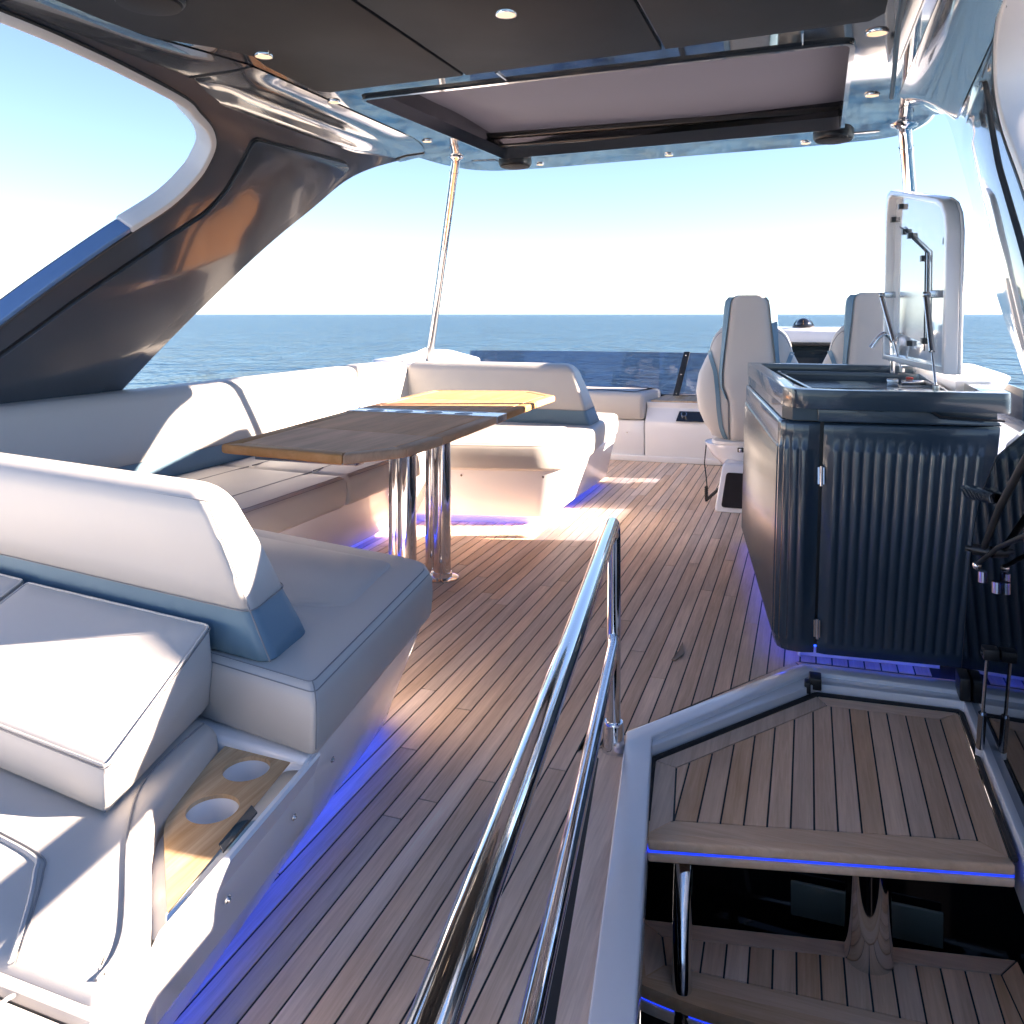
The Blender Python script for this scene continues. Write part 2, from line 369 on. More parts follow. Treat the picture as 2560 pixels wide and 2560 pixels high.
def clip_poly(poly, nx_, ny_, c):
    out = []
    for i in range(len(poly)):
        a = poly[i]; b = poly[(i + 1) % len(poly)]; da = nx_ * a[0] + ny_ * a[1] - c; db = nx_ * b[0] + ny_ * b[1] - c
        if da <= 0: out.append(a)
        if (da < 0 < db) or (db < 0 < da): t = da / (da - db); out.append((a[0] + (b[0] - a[0]) * t, a[1] + (b[1] - a[1]) * t))
    return out
def step(name, poly, z, th, label, border, pw, slant, led_edges, group):
    t = thing(name, (poly[0][0], poly[0][1], z), label, 'step', group)
    mk('tread_core', prism(poly, z - .012, z - .004), 'caulk', t, smooth=False)
    inn = inset(poly, border); n = len(poly)
    for i in range(n):                                              # mitred border planks
        a, b = poly[i], poly[(i + 1) % n]; c, d = inn[(i + 1) % n], inn[i]
        q = inset([a, b, c, d], .0025)
        mk('border_plank', prism(q, z - .012, z), 'teak_x' if abs(b[0] - a[0]) > abs(b[1] - a[1]) else 'teak_step', t, smooth=False)
    xs = [p[0] for p in inn]; x = min(xs) - .3
    while x < max(xs) + .3:                                         # planks, slightly slanted
        q = clip_poly(inset(inn, .0025), -1, slant, -(x + .0025)); q = clip_poly(q, 1, -slant, x + pw - .0025) if len(q) > 2 else q
        if len(q) > 2 and (max(p[1] for p in q) - min(p[1] for p in q)) > .02: mk('tread_plank', prism(q, z - .012, z), 'teak_step', t, smooth=False)
        x += pw
    return t
s1 = [(-.412, 2.377), (.025, 2.957), (.449, 2.984), (.443, 2.229), (-.371, 2.037)]
st1 = step('stair_step', s1, -.02, .07, 'upper teak stair step with blue light line, beside the white rim', .06, .0552, -.0, None, 'teak stair steps')
def nosing(t, pts, z0, z1, d=.03, lz=None, m='teak_x'):
    nrm = []
    P = [Vector(p) for p in pts]; off = []
    for i, p in enumerate(P):
        a = (P[min(i + 1, len(P) - 1)] - P[max(0, i - 1)]).normalized(); off.append(p + Vector((a.y, -a.x)) * d)
    def band(za, zb, d0, d1):
        r = []
        for p, i in zip(P, range(len(P))):
            a = (P[min(i + 1, len(P) - 1)] - P[max(0, i - 1)]).normalized(); nn = Vector((a.y, -a.x))
            q0 = p + nn * d0; q1 = p + nn * d1
            r.append([(q0.x, q0.y, za), (q1.x, q1.y, za), (q1.x, q1.y, zb), (q0.x, q0.y, zb)])
        return loft(r)
    h = z1 - z0
    mk('nosing_top', band(z0 + h * .52, z1, -.06, d), m, t, bev=.006)
    mk('nosing_bottom', band(z0, z0 + h * .40, -.06, d), m, t, bev=.006)
    mk('light_line', band(z0 + h * .40, z0 + h * .52, -.05, d - .005), 'led_line', t, smooth=False)
nosing(st1, [(-.371, 2.035), (.444, 2.227)], -.074, -.0205, .024)
mk('tread_body', prism(inset(s1, .01), -.073, -.0325), 'teak_step', st1, smooth=False)
s2 = [(-.425, 2.212), (.49, 2.385), (.53, 2.06), (-.375, 2.02)]
st2 = step('stair_step', s2, -.36, .07, 'lower teak stair step with rounded front corner and blue light line', .055, .056, -.02, None, 'teak stair steps')
nosing(st2, catmull([(-.432, 2.19), (-.425, 2.10), (-.405, 2.045), (-.34, 2.015), (-.1, 2.0), (.53, 2.03)], 5), -.425, -.3605, .025)
mk('tread_body', prism(inset(s2, .008), -.42, -.3725), 'teak_step', st2, smooth=False)
tag(mk('stair_column', join(cyl((.14, 2.27, -.365), (.14, 2.27, -.07), .058, .05, 32)), 'chrome'), 'thick chrome column standing between the two stair steps', 'column')
tag(mk('stair_rail', tube(catmull([(-.298, 2.18, -.125), (-.297, 2.12, -.16), (-.285, 2.02, -.36), (-.25, 1.86, -.75), (-.2, 1.7, -1.2)], 8), .0235, 20), 'chrome'), 'slim chrome rail descending in front of the lower step', 'handrail')

# ------------------------------------------------------------------ handrail at the stair
hr = thing('handrail', (-.528, 2.357, 0), 'polished chrome two-bar handrail beside the stair opening', 'handrail')
tr = []
for k in range(9):
    a = k / 8 * math.pi / 2; tr.append((-.528 + .142 * .06 * (1 - math.cos(a)), 2.357 - .06 * (1 - math.cos(a)), .60 + .06 * math.sin(a)))
mk('post', tube([(-.528, 2.357, .0), (-.528, 2.357, .3)] + tr + [(-.40, 1.45, .665), (-.297, .69, .675), (-.18, -.2, .68), (-.05, -1.1, .68)], .0205, 24), 'chrome', hr)
mk('lower_bar', tube([(-.526, 2.345, .325), (-.515, 2.30, .318), (-.40, 1.45, .318), (-.297, .69, .318), (-.05, -1.1, .318)], .0165, 24), 'chrome', hr)
mk('collar', lathe((-.528, 2.357, 0), [(.034, 0), (.034, .012), (.031, .02), (.029, .075), (.027, .082), (.021, .083)]), 'chrome', hr)
for z_ in (.03, .06): mk('set_screw', cyl((-.517, 2.329, z_), (-.516, 2.326, z_), .004), 'steel', hr)

# ------------------------------------------------------------------ hardtop, arches
ZC = 2.18
YA = 1.66      # aft edge of the roof, unseen, cut back to starboard to let skylight in
ht = thing('hardtop', (-.85, 2.5, 2.0), 'dark grey glossy hardtop roof with recessed sunroof over the deck', 'roof')
plan = [(-2.27, YA), (.50, YA + .90), (.52, 2.5), (.575, 4.2), (.575, 4.55), (.52, 4.76), (.40, 4.88), (.1, 4.955), (-.83, 5.05), (-1.6, 5.14), (-1.94, 5.135), (-2.10, 5.02), (-2.20, 4.75), (-2.245, 4.4), (-2.27, 3.5)]
plan = rnd(plan, .12, 4)
hatch = rnd([(-1.82, 3.16), (.145, 3.06), (.16, 4.47), (-1.71, 4.66)], .05, 4)
pin = inset(plan, .045)
mk('ceiling', face_fill([[(x, y, ZC) for x, y in pin], [(x, y, ZC) for x, y in hatch]], lambda p: (p[0], p[1])), 'ceiling_gloss', ht, smooth=False)
mk('edge', loft([[(x, y, ZC) for x, y in pin], [(x, y, ZC + .008) for x, y in inset(plan, .015)], [(x, y, ZC + .035) for x, y in plan], [(x, y, ZC + .09) for x, y in inset(plan, .01)]], cap=False), 'dark_gloss', ht, ang=60)
hin = [( -1.86, 3.12), (.175, 3.03), (.185, 4.60), (-1.83, 4.74)]
hin = rnd(hin, .05, 4)
mk('sunroof_frame', loft([[(x, y, ZC - .0) for x, y in hatch], [(x, y, ZC - .012) for x, y in inset(hatch, -.006)], [(x, y, ZC - .013) for x, y in inset(hatch, .012)], [(x, y, ZC + .03) for x, y in inset(hatch, .014)], [(x, y, ZC + .05) for x, y in inset(hatch, .016)]], cap=False), 'dark_gloss', ht)
mk('sunroof_well', loft([[(x, y, ZC + .05) for x, y in inset(hatch, .016)], [(x, y, ZC + .20) for x, y in hin]], cap=False), 'recess', ht)
mk('well_step', join(box(-1.80, .15, 4.50, 4.56, ZC + .085, ZC + .115), box(-1.80, .15, 4.56, 4.62, ZC + .045, ZC + .06)), 'recess', ht, bev=.006)
# shade fabric with soft waves
gv = []; gf = []; NX, NY = 36, 24
for j in range(NY + 1):
    for i in range(NX + 1):
        x = -1.86 + i / NX * 2.05; y = 3.02 + j / NY * 1.62
        gv.append((x, y, ZC + .155 - .02 * math.sin(math.pi * i / NX) + .012 * math.sin(y * 6.3 + .5 * math.sin(x * 1.7)) + .004 * math.sin(x * 3)))
for j in range(NY):
    for i in range(NX): a = j * (NX + 1) + i; gf.append((a, a + 1, a + NX + 2, a + NX + 1))
mk('sunshade', (gv, gf), 'sunshade', ht, ang=180)
mk('roof_top', slab([inset(plan, .01), inset(hin, .03)], lambda x, y: (x, y, ZC + .30), lambda x, y: (x, y, ZC + .235)), 'gelcoat', ht)
mk('roof_side', loft([[(x, y, ZC + .088) for x, y in inset(plan, .01)], [(x, y, ZC + .236) for x, y in inset(plan, .012)]], cap=False), 'dark_gloss', ht)
roof_diffuser = mk('sunroof_diffuser', prism(inset(hin, .02), ZC + .262, ZC + .274), 'frosted', ht, smooth=False)  # unseen diffusing sheet, added to light the shade fabric evenly
# matt headliner panels
for poly in ([(-1.265, YA + .1), (-1.255, 2.975), (-1.87, 3.015), (-1.915, 2.98), (-1.90, 2.62), (-1.87, 2.50), (-1.93, 2.38), (-2.06, 2.22), (-2.08, 2.05), (-2.08, YA + .1)],
             [(-.485, YA + .1), (-.482, 2.915), (-1.243, 2.973), (-1.253, YA + .1)], [(.215, YA + .1), (.22, 2.79), (.18, 2.85), (-.47, 2.913), (-.473, YA + .1)]):
    mk('headliner_panel', prism(poly, ZC - .012, ZC + .01), 'headliner', ht, bev=.004, seg=2)
# grooved moulding on the starboard side of the ceiling
mk('ceiling_groove', tube(catmull([(.245, YA + .05, ZC - .001), (.25, 2.2, ZC - .001), (.27, 2.9, ZC - .001), (.315, 3.6, ZC - .001), (.335, 3.93, ZC - .001)], 6), .009, 8), 'black', ht)
mk('access_plate', box(-.02 + .2, .34, 4.62, 4.74, ZC - .003, ZC + .003), 'ceiling_gloss', ht, bev=.002)
mk('access_plate', box(-1.93, -1.78, 4.70, 4.80, ZC - .003, ZC + .003), 'ceiling_gloss', ht, bev=.002)
mk('ceiling_joint', cyl((-1.13, 3.0, ZC - .002), (-1.13, 3.14, ZC - .002), .006), 'chrome', ht); mk('ceiling_joint', cyl((-.02, 2.92, ZC - .002), (-.02, 3.07, ZC - .002), .004), 'chrome', ht)

# port arch: a leaning wing from bulwark to roof
AX = lambda z: -2.97 + .58 * (z - .93)
def on_arch(y, z, o=0.0): return (AX(z) + o * .865, y, z - o * .5)
front = [(2.94, .72), (3.041, .888), (3.161, 1.068), (3.354, 1.321), (3.57, 1.578), (3.802, 1.801), (3.968, 1.961), (4.156, 2.06), (4.42, 2.150)]
aft = [(1.95, .72), (2.05, .98), (2.273, 1.206), (2.425, 1.356), (2.638, 1.548), (2.821, 1.699), (2.905, 1.82), (2.925, 1.90), (2.915, 1.97), (2.854, 2.025), (2.747, 2.065), (2.646, 2.095), (2.352, 2.125), (2.153, 2.14), (1.95, 2.15), (YA, 2.155)]
fr_ = [tuple(v[:2]) for v in catmull([(a, b, 0) for a, b in front], 5)]; af_ = [tuple(v[:2]) for v in catmull([(a, b, 0) for a, b in aft], 5)]
roofline = [(4.40, 2.20), (3.5, 2.20), (YA, 2.20)]
out_ = fr_ + roofline + af_[::-1]
mk('port_arch', slab([out_], lambda y, z: on_arch(y, z, 0), lambda y, z: on_arch(y, z, -.11)), 'arch_gloss', ht, bev=.012, seg=3, ang=50)
pan = [(3.12, 1.965), (3.122, 2.015), (3.14, 2.03), (3.88, 2.052), (3.925, 2.035), (3.90, 1.99), (3.516, 1.646), (3.18, 1.26), (2.90, .92), (2.76, .74), (2.05, .74), (2.02, .82), (2.325, 1.095), (2.569, 1.318), (2.895, 1.586), (3.04, 1.70), (3.10, 1.80), (3.115, 1.90)]
pan = rnd(pan, .03, 3)
mk('arch_panel', slab([pan], lambda y, z: on_arch(y, z, .016), lambda y, z: on_arch(y, z, -.01)), 'arch_gloss', ht, bev=.006, seg=3, ang=50)
mk('arch_groove', tube([on_arch(y, z, .0005) for y, z in inset(pan, -.006)], .006, 6, closed=True), 'black', ht)
# trim along the aft edge of the wing
i0 = min(range(len(af_)), key=lambda i: abs(af_[i][0] - 2.66) + abs(af_[i][1] - 1.565))
def strip(pts, o0, o1, w):
    rings = []
    for i, (y, z) in enumerate(pts):
        a = Vector(pts[min(i + 1, len(pts) - 1)]) - Vector(pts[max(i - 1, 0)]); a.normalize(); nn = Vector((-a.y, a.x))
        q = Vector((y, z)) + nn * w; rings.append([on_arch(y, z, o0), on_arch(q.x, q.y, o0), on_arch(q.x, q.y, o1), on_arch(y, z, o1)])
    return loft(rings)
mk('arch_trim', strip(af_[i0:], .010, -.085, .031), 'trim', ht, bev=.006, ang=60)
mk('arch_trim', strip(af_[:i0 + 1], .005, -.075, .025), 'trim_blue', ht, bev=.006, ang=60)
mk('trim_gasket', tube([on_arch(y, z, .004) for y, z in af_], .007, 6), 'black', ht)
# cove between ceiling and wing
def cove(ys, fn, name='cove'):
    rings = [fn(y) for y in ys]; return mk(name, loft(rings, cap=False, closed=False), 'dark_gloss', ht, ang=60)
def cov(y):
    o = []
    xi = -1.965 if y > 2.6 else -1.965 - min(.12, (2.6 - y) * .3); t_ = max(0, min(1, (y - 3.9) / .55)); xi = xi - .17 * t_ * t_
    xo = -2.262
    for k in range(15):
        s = k / 14; x = xi + (xo - xi) * s; dr = .062 if y > 2.85 else max(.012, .062 - (2.85 - y) * .25); z = ZC - .004 - dr * (1 - math.cos(s * math.pi * .5)) * (1 - t_ * .75) - .012 * (dr / .062) * math.sin(s * math.pi * 2.0) * (1 - t_); o.append((x, y, z))
    o.append((xo - (.035 if y > 2.85 else .008), y, o[-1][2] - .004)); return o
cove([1.82 + .0553 * k for k in range(49)], cov)
mk('cove_joint', tube([(p[0], p[1] + .02 * math.sin(k * .2), p[2] - .001) for k, p in enumerate(cov(2.62))], .005, 6), 'black', ht)
mk('cove_joint', tube([(p[0] , p[1], p[2] - .001) for k, p in enumerate(cov(4.36))], .006, 6), 'black', ht)

# starboard arch
SX = lambda y, z: .58 + .06 * (y - 3.2) - .08 * (z - 1.5)
def on_sb(y, z, o=0.0): return (SX(y, z) - o, y, z)
sfront = [(2.30, .55), (2.52, .80), (2.74, 1.03), (3.12, 1.25), (3.4, 1.46), (3.68, 1.70), (3.96, 1.93), (4.15, 2.08), (4.33, 2.165)]
saft = [(1.66, .55), (1.62, .85), (1.72, 1.02), (1.92, 1.18), (2.25, 1.38), (2.50, 1.60), (2.70, 1.77), (2.765, 1.88), (2.75, 1.98), (2.66, 2.06), (2.48, 2.11), (2.2, 2.135), (1.9, 2.15)]  # lower aft edge, out of view, extended to shade the cup tray
sf_ = [tuple(v[:2]) for v in catmull([(a, b, 0) for a, b in sfront], 5)]; sa_ = [tuple(v[:2]) for v in catmull([(a, b, 0) for a, b in saft], 5)]
mk('starboard_arch', slab([sf_ + [(4.33, 2.2), (3.2, 2.2), (1.9, 2.2)] + sa_[::-1]], lambda y, z: on_sb(y, z, 0), lambda y, z: on_sb(y, z, -.09)), 'dark_gloss', ht, bev=.012, seg=3, ang=50)
def strip_s(pts, o0, o1, w):
    rings = []
    for i, (y, z) in enumerate(pts):
        a = Vector(pts[min(i + 1, len(pts) - 1)]) - Vector(pts[max(i - 1, 0)]); a.normalize(); nn = Vector((-a.y, a.x))
        q = Vector((y, z)) + nn * w; rings.append([on_sb(y, z, o0), on_sb(q.x, q.y, o0), on_sb(q.x, q.y, o1), on_sb(y, z, o1)])
    return loft(rings)
mk('arch_trim', strip_s(sa_, .012, -.10, .045), 'trim', ht, bev=.006, ang=60)
mk('trim_gasket', tube([on_sb(y + .012, z - .01, .004) for y, z in sa_], .009, 6), 'black', ht)
spn = [(2.98, 1.99), (3.2, 2.03), (3.62, 1.95), (3.66, 1.88), (3.3, 1.55), (2.95, 1.28), (2.6, 1.02), (2.42, .72), (2.1, .72), (2.2, 1.0), (2.62, 1.45), (2.88, 1.70), (2.95, 1.85)]
mk('arch_panel', slab([rnd(spn, .05, 3)], lambda y, z: on_sb(y, z, .012), lambda y, z: on_sb(y, z, -.01)), 'dark_gloss', ht, bev=.006, ang=50)
def covs(y):
    o = []; t_ = max(0, min(1, (y - 3.9) / .4)); x1 = SX(y, 2.05) - .004; x0 = .36 + .16 * t_
    for k in range(13):
        s = k / 12; o.append((x0 + (x1 - x0) * s, y, ZC - .003 - .12 * (1 - math.cos(s * math.pi * .5)) * (1 - t_)))
    return o
cove([2.5 + .0455 * k for k in range(41)], covs)

# downlights
def downlight(x, y, z, label, r=.034):
    t = thing('downlight', (x, y, z), label, 'downlight', 'round downlights set into the hardtop')
    mk('ring', lathe((x, y, z), [(r * .84, -.004), (r * .86, -.0075), (r * .97, -.0075), (r * 1.04, -.004), (r * 1.05, .004)], 32, cap=False), 'chrome', t)
    mk('lens', lathe((x, y, z), [(r * .85, -.0066), (r * .85, .002)], 32), 'lamp', t, smooth=False)
zt = ZC - .012
for x, y, z, r, lb in [(-1.82, 2.496, zt, .033, 'round downlight in the matt grey headliner, nearest the port wing'), (-1.955, 3.179, ZC, .028, 'round downlight at the aft corner of the sunroof beside the port wing'),
                    (-.87, 2.396, zt, .033, 'round downlight in the matt headliner at the top centre of the picture'), (.212, 2.999, ZC, .036, 'round downlight in the glossy ceiling near the aft starboard corner of the sunroof'),
                    (.252, 3.845, ZC, .031, 'round downlight in the glossy ceiling beside the starboard edge of the sunroof'), (-.016, 4.80, ZC, .029, 'round downlight on the front roof edge beside the starboard speaker'),
                    (-.768, 4.895, ZC, .026, 'round downlight at the middle of the front roof edge'), (-1.568, 4.935, ZC, .026, 'round downlight on the front roof edge beside the port speaker'), (-1.927, 4.07, ZC, .028, 'round downlight above the top of the port chrome post')]:
    downlight(x, y, z, lb, r)
for x, y, lb in [(-1.80, 1.93, 'round black speaker cut off by the top edge of the picture'), (-1.684, 4.80, 'flat round black speaker under the roof edge near the port post'), (.12, 4.63, 'flat round black speaker under the roof edge near the starboard post')]:
    t = thing('ceiling_speaker', (x, y, ZC), lb, 'speaker', 'round speakers under the roof')
    mk('housing', lathe((x, y, ZC), [(.10, .0), (.10, -.02), (.095, -.028), (.02, -.028)], 40), 'black', t)
    mk('grille', lathe((x, y, ZC), [(.092, -.026), (.088, -.036), (.06, -.043), (.01, -.045)], 40), 'headliner', t)

# support posts
for nm, pts, r, lb in [('support_post', [(-2.70, 5.7, .80), (-2.015, 4.63, 2.10), (-1.985, 4.585, 2.155), (-1.97, 4.56, 2.19)], .026, 'slanting chrome post holding the roof on the port side'),
                       ('support_post', [(.60, 5.05, .80), (.462, 4.62, 2.08), (.45, 4.57, 2.155), (.44, 4.52, 2.19)], .033, 'slanting chrome post holding the roof behind the open bar lid')]:
    t = thing(nm, pts[0], lb, 'post', 'chrome roof posts')
    mk('tube', tube([pts[0]] + catmull(pts[1:], 5), r, 24), 'chrome', t)
    e = Vector(pts[1]); ax = (Vector(pts[2]) - e).normalized(); mk('top_collar', tube([e - ax * .012, e + ax * .012], r * 1.08, 24), 'chrome', t)
    f_ = Vector(pts[3]); mk('top_flange', lathe((f_.x, f_.y, ZC), [(r * 2.0, .0), (r * 1.9, -.006), (r * 1.25, -.016), (r * 1.05, -.022)], 28), 'chrome', t)

# ------------------------------------------------------------------ bulwarks
pb = thing('bulwark', (-3.1, 2, 0), 'white moulded port bulwark running behind the sofa', 'bulwark', 'white bulwarks')
mk('moulding', loft([[(-3.04, y, 0), (-3.02, y, .78), (-3.04, y, .84), (-3.14, y, .86), (-3.26, y, .80), (-3.30, y, 0)] for y in [-1.3 + .25 * k for k in range(30)]] + [[(-2.90, 6.3, 0), (-2.88, 6.3, .88), (-2.9, 6.3, .95), (-3.0, 6.3, .97), (-3.18, 6.3, .90), (-3.2, 6.3, 0)], [(-2.5, 7.3, 0), (-2.5, 7.3, .6), (-2.52, 7.3, .62), (-2.6, 7.3, .62), (-2.8, 7.3, .6), (-2.8, 7.3, 0)]]), 'gelcoat', pb)
mk('moulding_end', loft([[(-2.86 + .1 * s, y, .70), (-2.84 + .1 * s, y, .90 - .03 * s), (-2.95, y, .955 - .04 * s), (-3.2, y, .90), (-3.2, y, .70)] for y, s in ((5.75, 1.6), (5.9, .6), (6.1, 0), (6.5, 0), (6.7, .4), (6.85, 1.2))]), 'gelcoat', pb, bev=.02)
sb = thing('bulwark', (.8, 4, 0), 'white moulded starboard ledge beyond the bar and the glass hatch', 'bulwark', 'white bulwarks')
mk('moulding', join(loft([[(.66 + .02 * k, y, 0), (.66 + .02 * k, y, .64), (.72 + .02 * k, y, .70), (.98, y, .70), (1.02, y, .50), (1.02, y, 0)] for k, y in enumerate((3.4, 4.5, 5.5, 6.5, 7.6))]), ), 'gelcoat', sb, bev=.01)
mk('moulding', loft([[(.62, y, -.1), (.64, y, .80), (.70, y, .86), (.92, y, .86), (1.0, y, .6), (1.0, y, -.1)] for y in (-1.3, 1.0, 2.2, 3.3)]), 'gelcoat', sb, bev=.01)  # unseen aft length, raised to keep sun patches off the deck
mk('wind_deflector', loft([[(.92, y, .702), (.935, y, .90), (.945, y, .90), (.93, y, .702)] for y in (3.6, 4.6, 5.6, 6.6, 7.5)]), 'tinted_glass', sb, smooth=False)
wl = thing('galley_ledge', (.6, 4, .9), 'white moulded ledge beside the open bar lid', 'ledge')
mk('ledge_body', loft([[(.535, 3.62, .94), (.66, 3.66, .935), (.73, 3.80, .94), (.74, 4.5, .94), (.50, 4.75, .94)], [(.53, 3.60, .995), (.67, 3.64, .995), (.755, 3.78, 1.0), (.76, 4.5, 1.0), (.49, 4.78, 1.0)], [(.54, 3.64, 1.012), (.66, 3.67, 1.012), (.735, 3.80, 1.012), (.74, 4.48, 1.012), (.50, 4.74, 1.012)]]), 'gelcoat', wl, bev=.006)
mk('ledge_support', box(.56, .70, 3.75, 4.6, .3, .945), 'gelcoat', wl, bev=.01)
for k in range(3): mk('snap', lathe((.66 + .012 * k, 3.86 + .13 * k, 1.0125), [(.008, 0), (.007, .003), (.002, .004)], 12), 'steel', wl)

# ------------------------------------------------------------------ sofa
def cushion(name, poly, z0, z1, m, parent, r=.03, crown=.006, cr=.05, cin=.07, sc_=(), se_=()):
    rings = []
    def at(ins, z): return [(x, y, z) for x, y in rnd(inset(poly, ins), cr, 5)]
    rings.append(at(.014, z0)); rings.append(at(.004, z0 + .008)); rings.append(at(0, z0 + .02))
    rings.append(at(-.004, (z0 + z1) / 2)); rings.append(at(-.002, z1 - r))
    for k in range(1, 6):
        a = k / 5 * math.pi / 2; rings.append(at(r * (1 - math.cos(a)), z1 - r + r * math.sin(a)))
    rings.append(at(r + cin * .4, z1 + crown * .5)); rings.append(at(r + cin, z1 + crown))
    v, f = loft(rings, cap=False); nn = len(rings[0]); b0 = (len(rings) - 1) * nn
    f += [tuple(i for i in t) for t in tessellate_polygon([[Vector((p[0], p[1], 0)) for p in rings[0]]])] + [tuple(i + b0 for i in t) for t in tessellate_polygon([[Vector((p[0], p[1], 0)) for p in rings[-1]]])]
    o = mk(name, (v, f), m, parent, ang=60)
    for c in sc_: mk('seam', tube([Vector(q[6 * c + 3]) + Vector((0, 0, 0)) for q in rings[2:9]], .0017, 5), 'seam', o)
    for a, b in se_:
        for kk in (6, 8):
            q = rings[kk]; idx = []; i = 6 * a + 3
            while True:
                idx.append(i % len(q))
                if i % len(q) == (6 * b + 3) % len(q): break
                i += 1
            mk('seam', tube([q[i] for i in idx], .0014, 5), 'seam', o)
    return o
def lerp4(B, T, t): return [tuple(Vector(b) * (1 - t) + Vector(q) * t) for b, q in zip(B, T)]
def backrest(B, T, split, parent, r=.045, name='backrest', band='vinyl_blue', cr=.05):
    def ring(t, ins):
        q = lerp4(B, T, t); z = [p[2] for p in q]; pl = rnd(inset([p[:2] for p in q], ins), cr, 5)
        zz = []
        for k in range(4): zz += [z[k]] * 6
        return [(x, y, h) for (x, y), h in zip(pl, zz)]
    H_ = max(p[2] for p in T) - min(p[2] for p in B)
    lo = [ring(0, .01), ring(.02, .002)] + [ring(split * k / 3, 0 if k < 3 else 0) for k in (1, 2)] + [ring(split - .004, 0)]
    hi = [ring(split - .004, .0015), ring(split + .004, -.001), ring(split + .15, -.004), ring(.6, -.005), ring(1 - r / H_, -.002)]
    for k in range(1, 7):
        a = k / 6 * math.pi / 2; hi.append(ring(1 - r / H_ * (1 - math.sin(a)), r * (1 - math.cos(a))))
    o = mk(name, loft(hi), 'vinyl', parent, ang=60)
    mk(name + '_band', loft(lo), band, o, ang=60)
    sr = ring(split + .003, -.0035); mk('stitch_line', tube(sr, .0016, 5, closed=True), 'seam', o)
    return o
sofa = thing('corner_sofa', (-2.0, 3.4, 0), 'U-shaped pale vinyl corner sofa on a white moulded base with blue glow', 'sofa')
SZ0, SZ1 = .355, .50
# white bases: bottom outline (z .05) and top outline
def base(bot, top, parent, z0=.05, z1=.352, name='base', tuck=.07):
    o = mk(name, prism(bot, z0, z1, top), 'gelcoat', parent, bev=.012, seg=3)
    t = inset(bot, tuck); mk('toe_kick', prism(t, -.001, z0 + .01), 'gelcoat', o, smooth=False)
    return o
def ledstrip(path, parent, z=.046, w=.012, m='led'):
    rings = []
    P = [Vector(p) for p in path]
    for i, p in enumerate(P):
        a = (P[min(i + 1, len(P) - 1)] - P[max(0, i - 1)]).normalized(); n_ = Vector((-a.y, a.x)) * w
        rings.append([(p.x, p.y, z), (p.x + n_.x, p.y + n_.y, z), (p.x + n_.x, p.y + n_.y, z - .004), (p.x, p.y, z - .004)])
    return mk('led_strip', loft(rings), m, parent, smooth=False)
b1b = rnd([(-1.06, 1.45), (-1.168, 2.19), (-1.24, 2.27), (-2.9, 2.55), (-2.9, 1.55)], [0, .05, .05, 0, 0], 4)
b1t = rnd([(-.953, 1.45), (-1.052, 2.20), (-1.15, 2.305), (-2.9, 2.60), (-2.9, 1.55)], [0, .05, .05, 0, 0], 4)
BA = base(b1b, b1t, sofa)
ledstrip([(-1.075, 1.42), (-1.186, 2.18), (-1.25, 2.25), (-1.7, 2.33), (-2.28, 2.42)], BA)
BP = base([(-2.235, 2.40), (-2.215, 4.62), (-2.95, 4.62), (-2.95, 2.40)], [(-2.06, 2.40), (-2.055, 4.62), (-2.95, 4.62), (-2.95, 2.40)], sofa)
ledstrip([(-2.26, 2.42), (-2.24, 4.62)], BP)
b3b = rnd([(-2.9, 4.34), (-2.19, 4.52), (-1.50, 4.69), (-1.436, 4.73), (-1.426, 5.3), (-1.40, 6.1), (-2.9, 6.1)], [0, 0, .05, .05, .0, .1, 0], 4)
b3t = rnd([(-2.9, 4.30), (-2.10, 4.50), (-1.44, 4.655), (-1.36, 4.70), (-1.335, 5.3), (-1.352, 6.2), (-2.9, 6.2)], [0, 0, .05, .05, .0, .1, 0], 4)
BF = base(b3b, b3t, sofa)
ledstrip([(-2.24, 4.565), (-1.52, 4.735), (-1.468, 4.77), (-1.458, 5.3), (-1.435, 6.0)], BF, w=.012)
# seat cushions
aftseat = [(-.93, 1.444), (-1.045, 2.24), (-1.10, 2.315), (-1.18, 2.345), (-2.03, 2.52), (-2.84, 2.66), (-2.84, 1.80)]
A1 = cushion('seat_cushion', aftseat, SZ0, SZ1, 'vinyl', sofa, cr=.02, sc_=(0,), se_=((0, 1), (6, 0)))
mk('seat_panel', loft([[(x, y, SZ1 + .0045) for x, y in rnd([(-1.165, 2.235), (-1.10, 1.86), (-1.30, 1.80), (-2.7, 2.05), (-2.7, 2.53)], .05, 5)], [(x, y, SZ1 + .013) for x, y in inset(rnd([(-1.165, 2.235), (-1.10, 1.86), (-1.30, 1.80), (-2.7, 2.05), (-2.7, 2.53)], .05, 5), .012)]]), 'vinyl', A1, ang=60)
A2 = cushion('seat_cushion', [(-2.03, 2.60), (-2.02, 3.40), (-2.80, 3.44), (-2.80, 2.75)], SZ0, SZ1, 'vinyl', sofa, cr=.02, se_=((0, 1),))
A3 = cushion('seat_cushion', [(-2.02, 3.415), (-2.015, 4.40), (-2.80, 4.30), (-2.80, 3.455)], SZ0, SZ1, 'vinyl', sofa, cr=.02, se_=((0, 1),))
fwdseat = [(-2.80, 4.33), (-2.02, 4.43), (-1.45, 4.585), (-1.345, 4.66), (-1.30, 4.82), (-1.305, 5.2), (-1.36, 5.8), (-1.36, 6.25), (-2.8, 6.25)]
A4 = cushion('seat_cushion', fwdseat, SZ0 - .01, SZ1, 'vinyl', sofa, cr=.05, se_=((1, 5),))
for c_, pl in ((A2, [(-2.22, 2.62), (-2.21, 3.40)]), (A3, [(-2.22, 3.43), (-2.215, 4.30)]), (A2, [(-2.58, 2.70), (-2.58, 3.42)]), (A3, [(-2.58, 3.45), (-2.58, 4.30)])):
    mk('seam', tube([(x, y, SZ1 + .005) for x, y in pl], .003, 6), 'seam', c_)
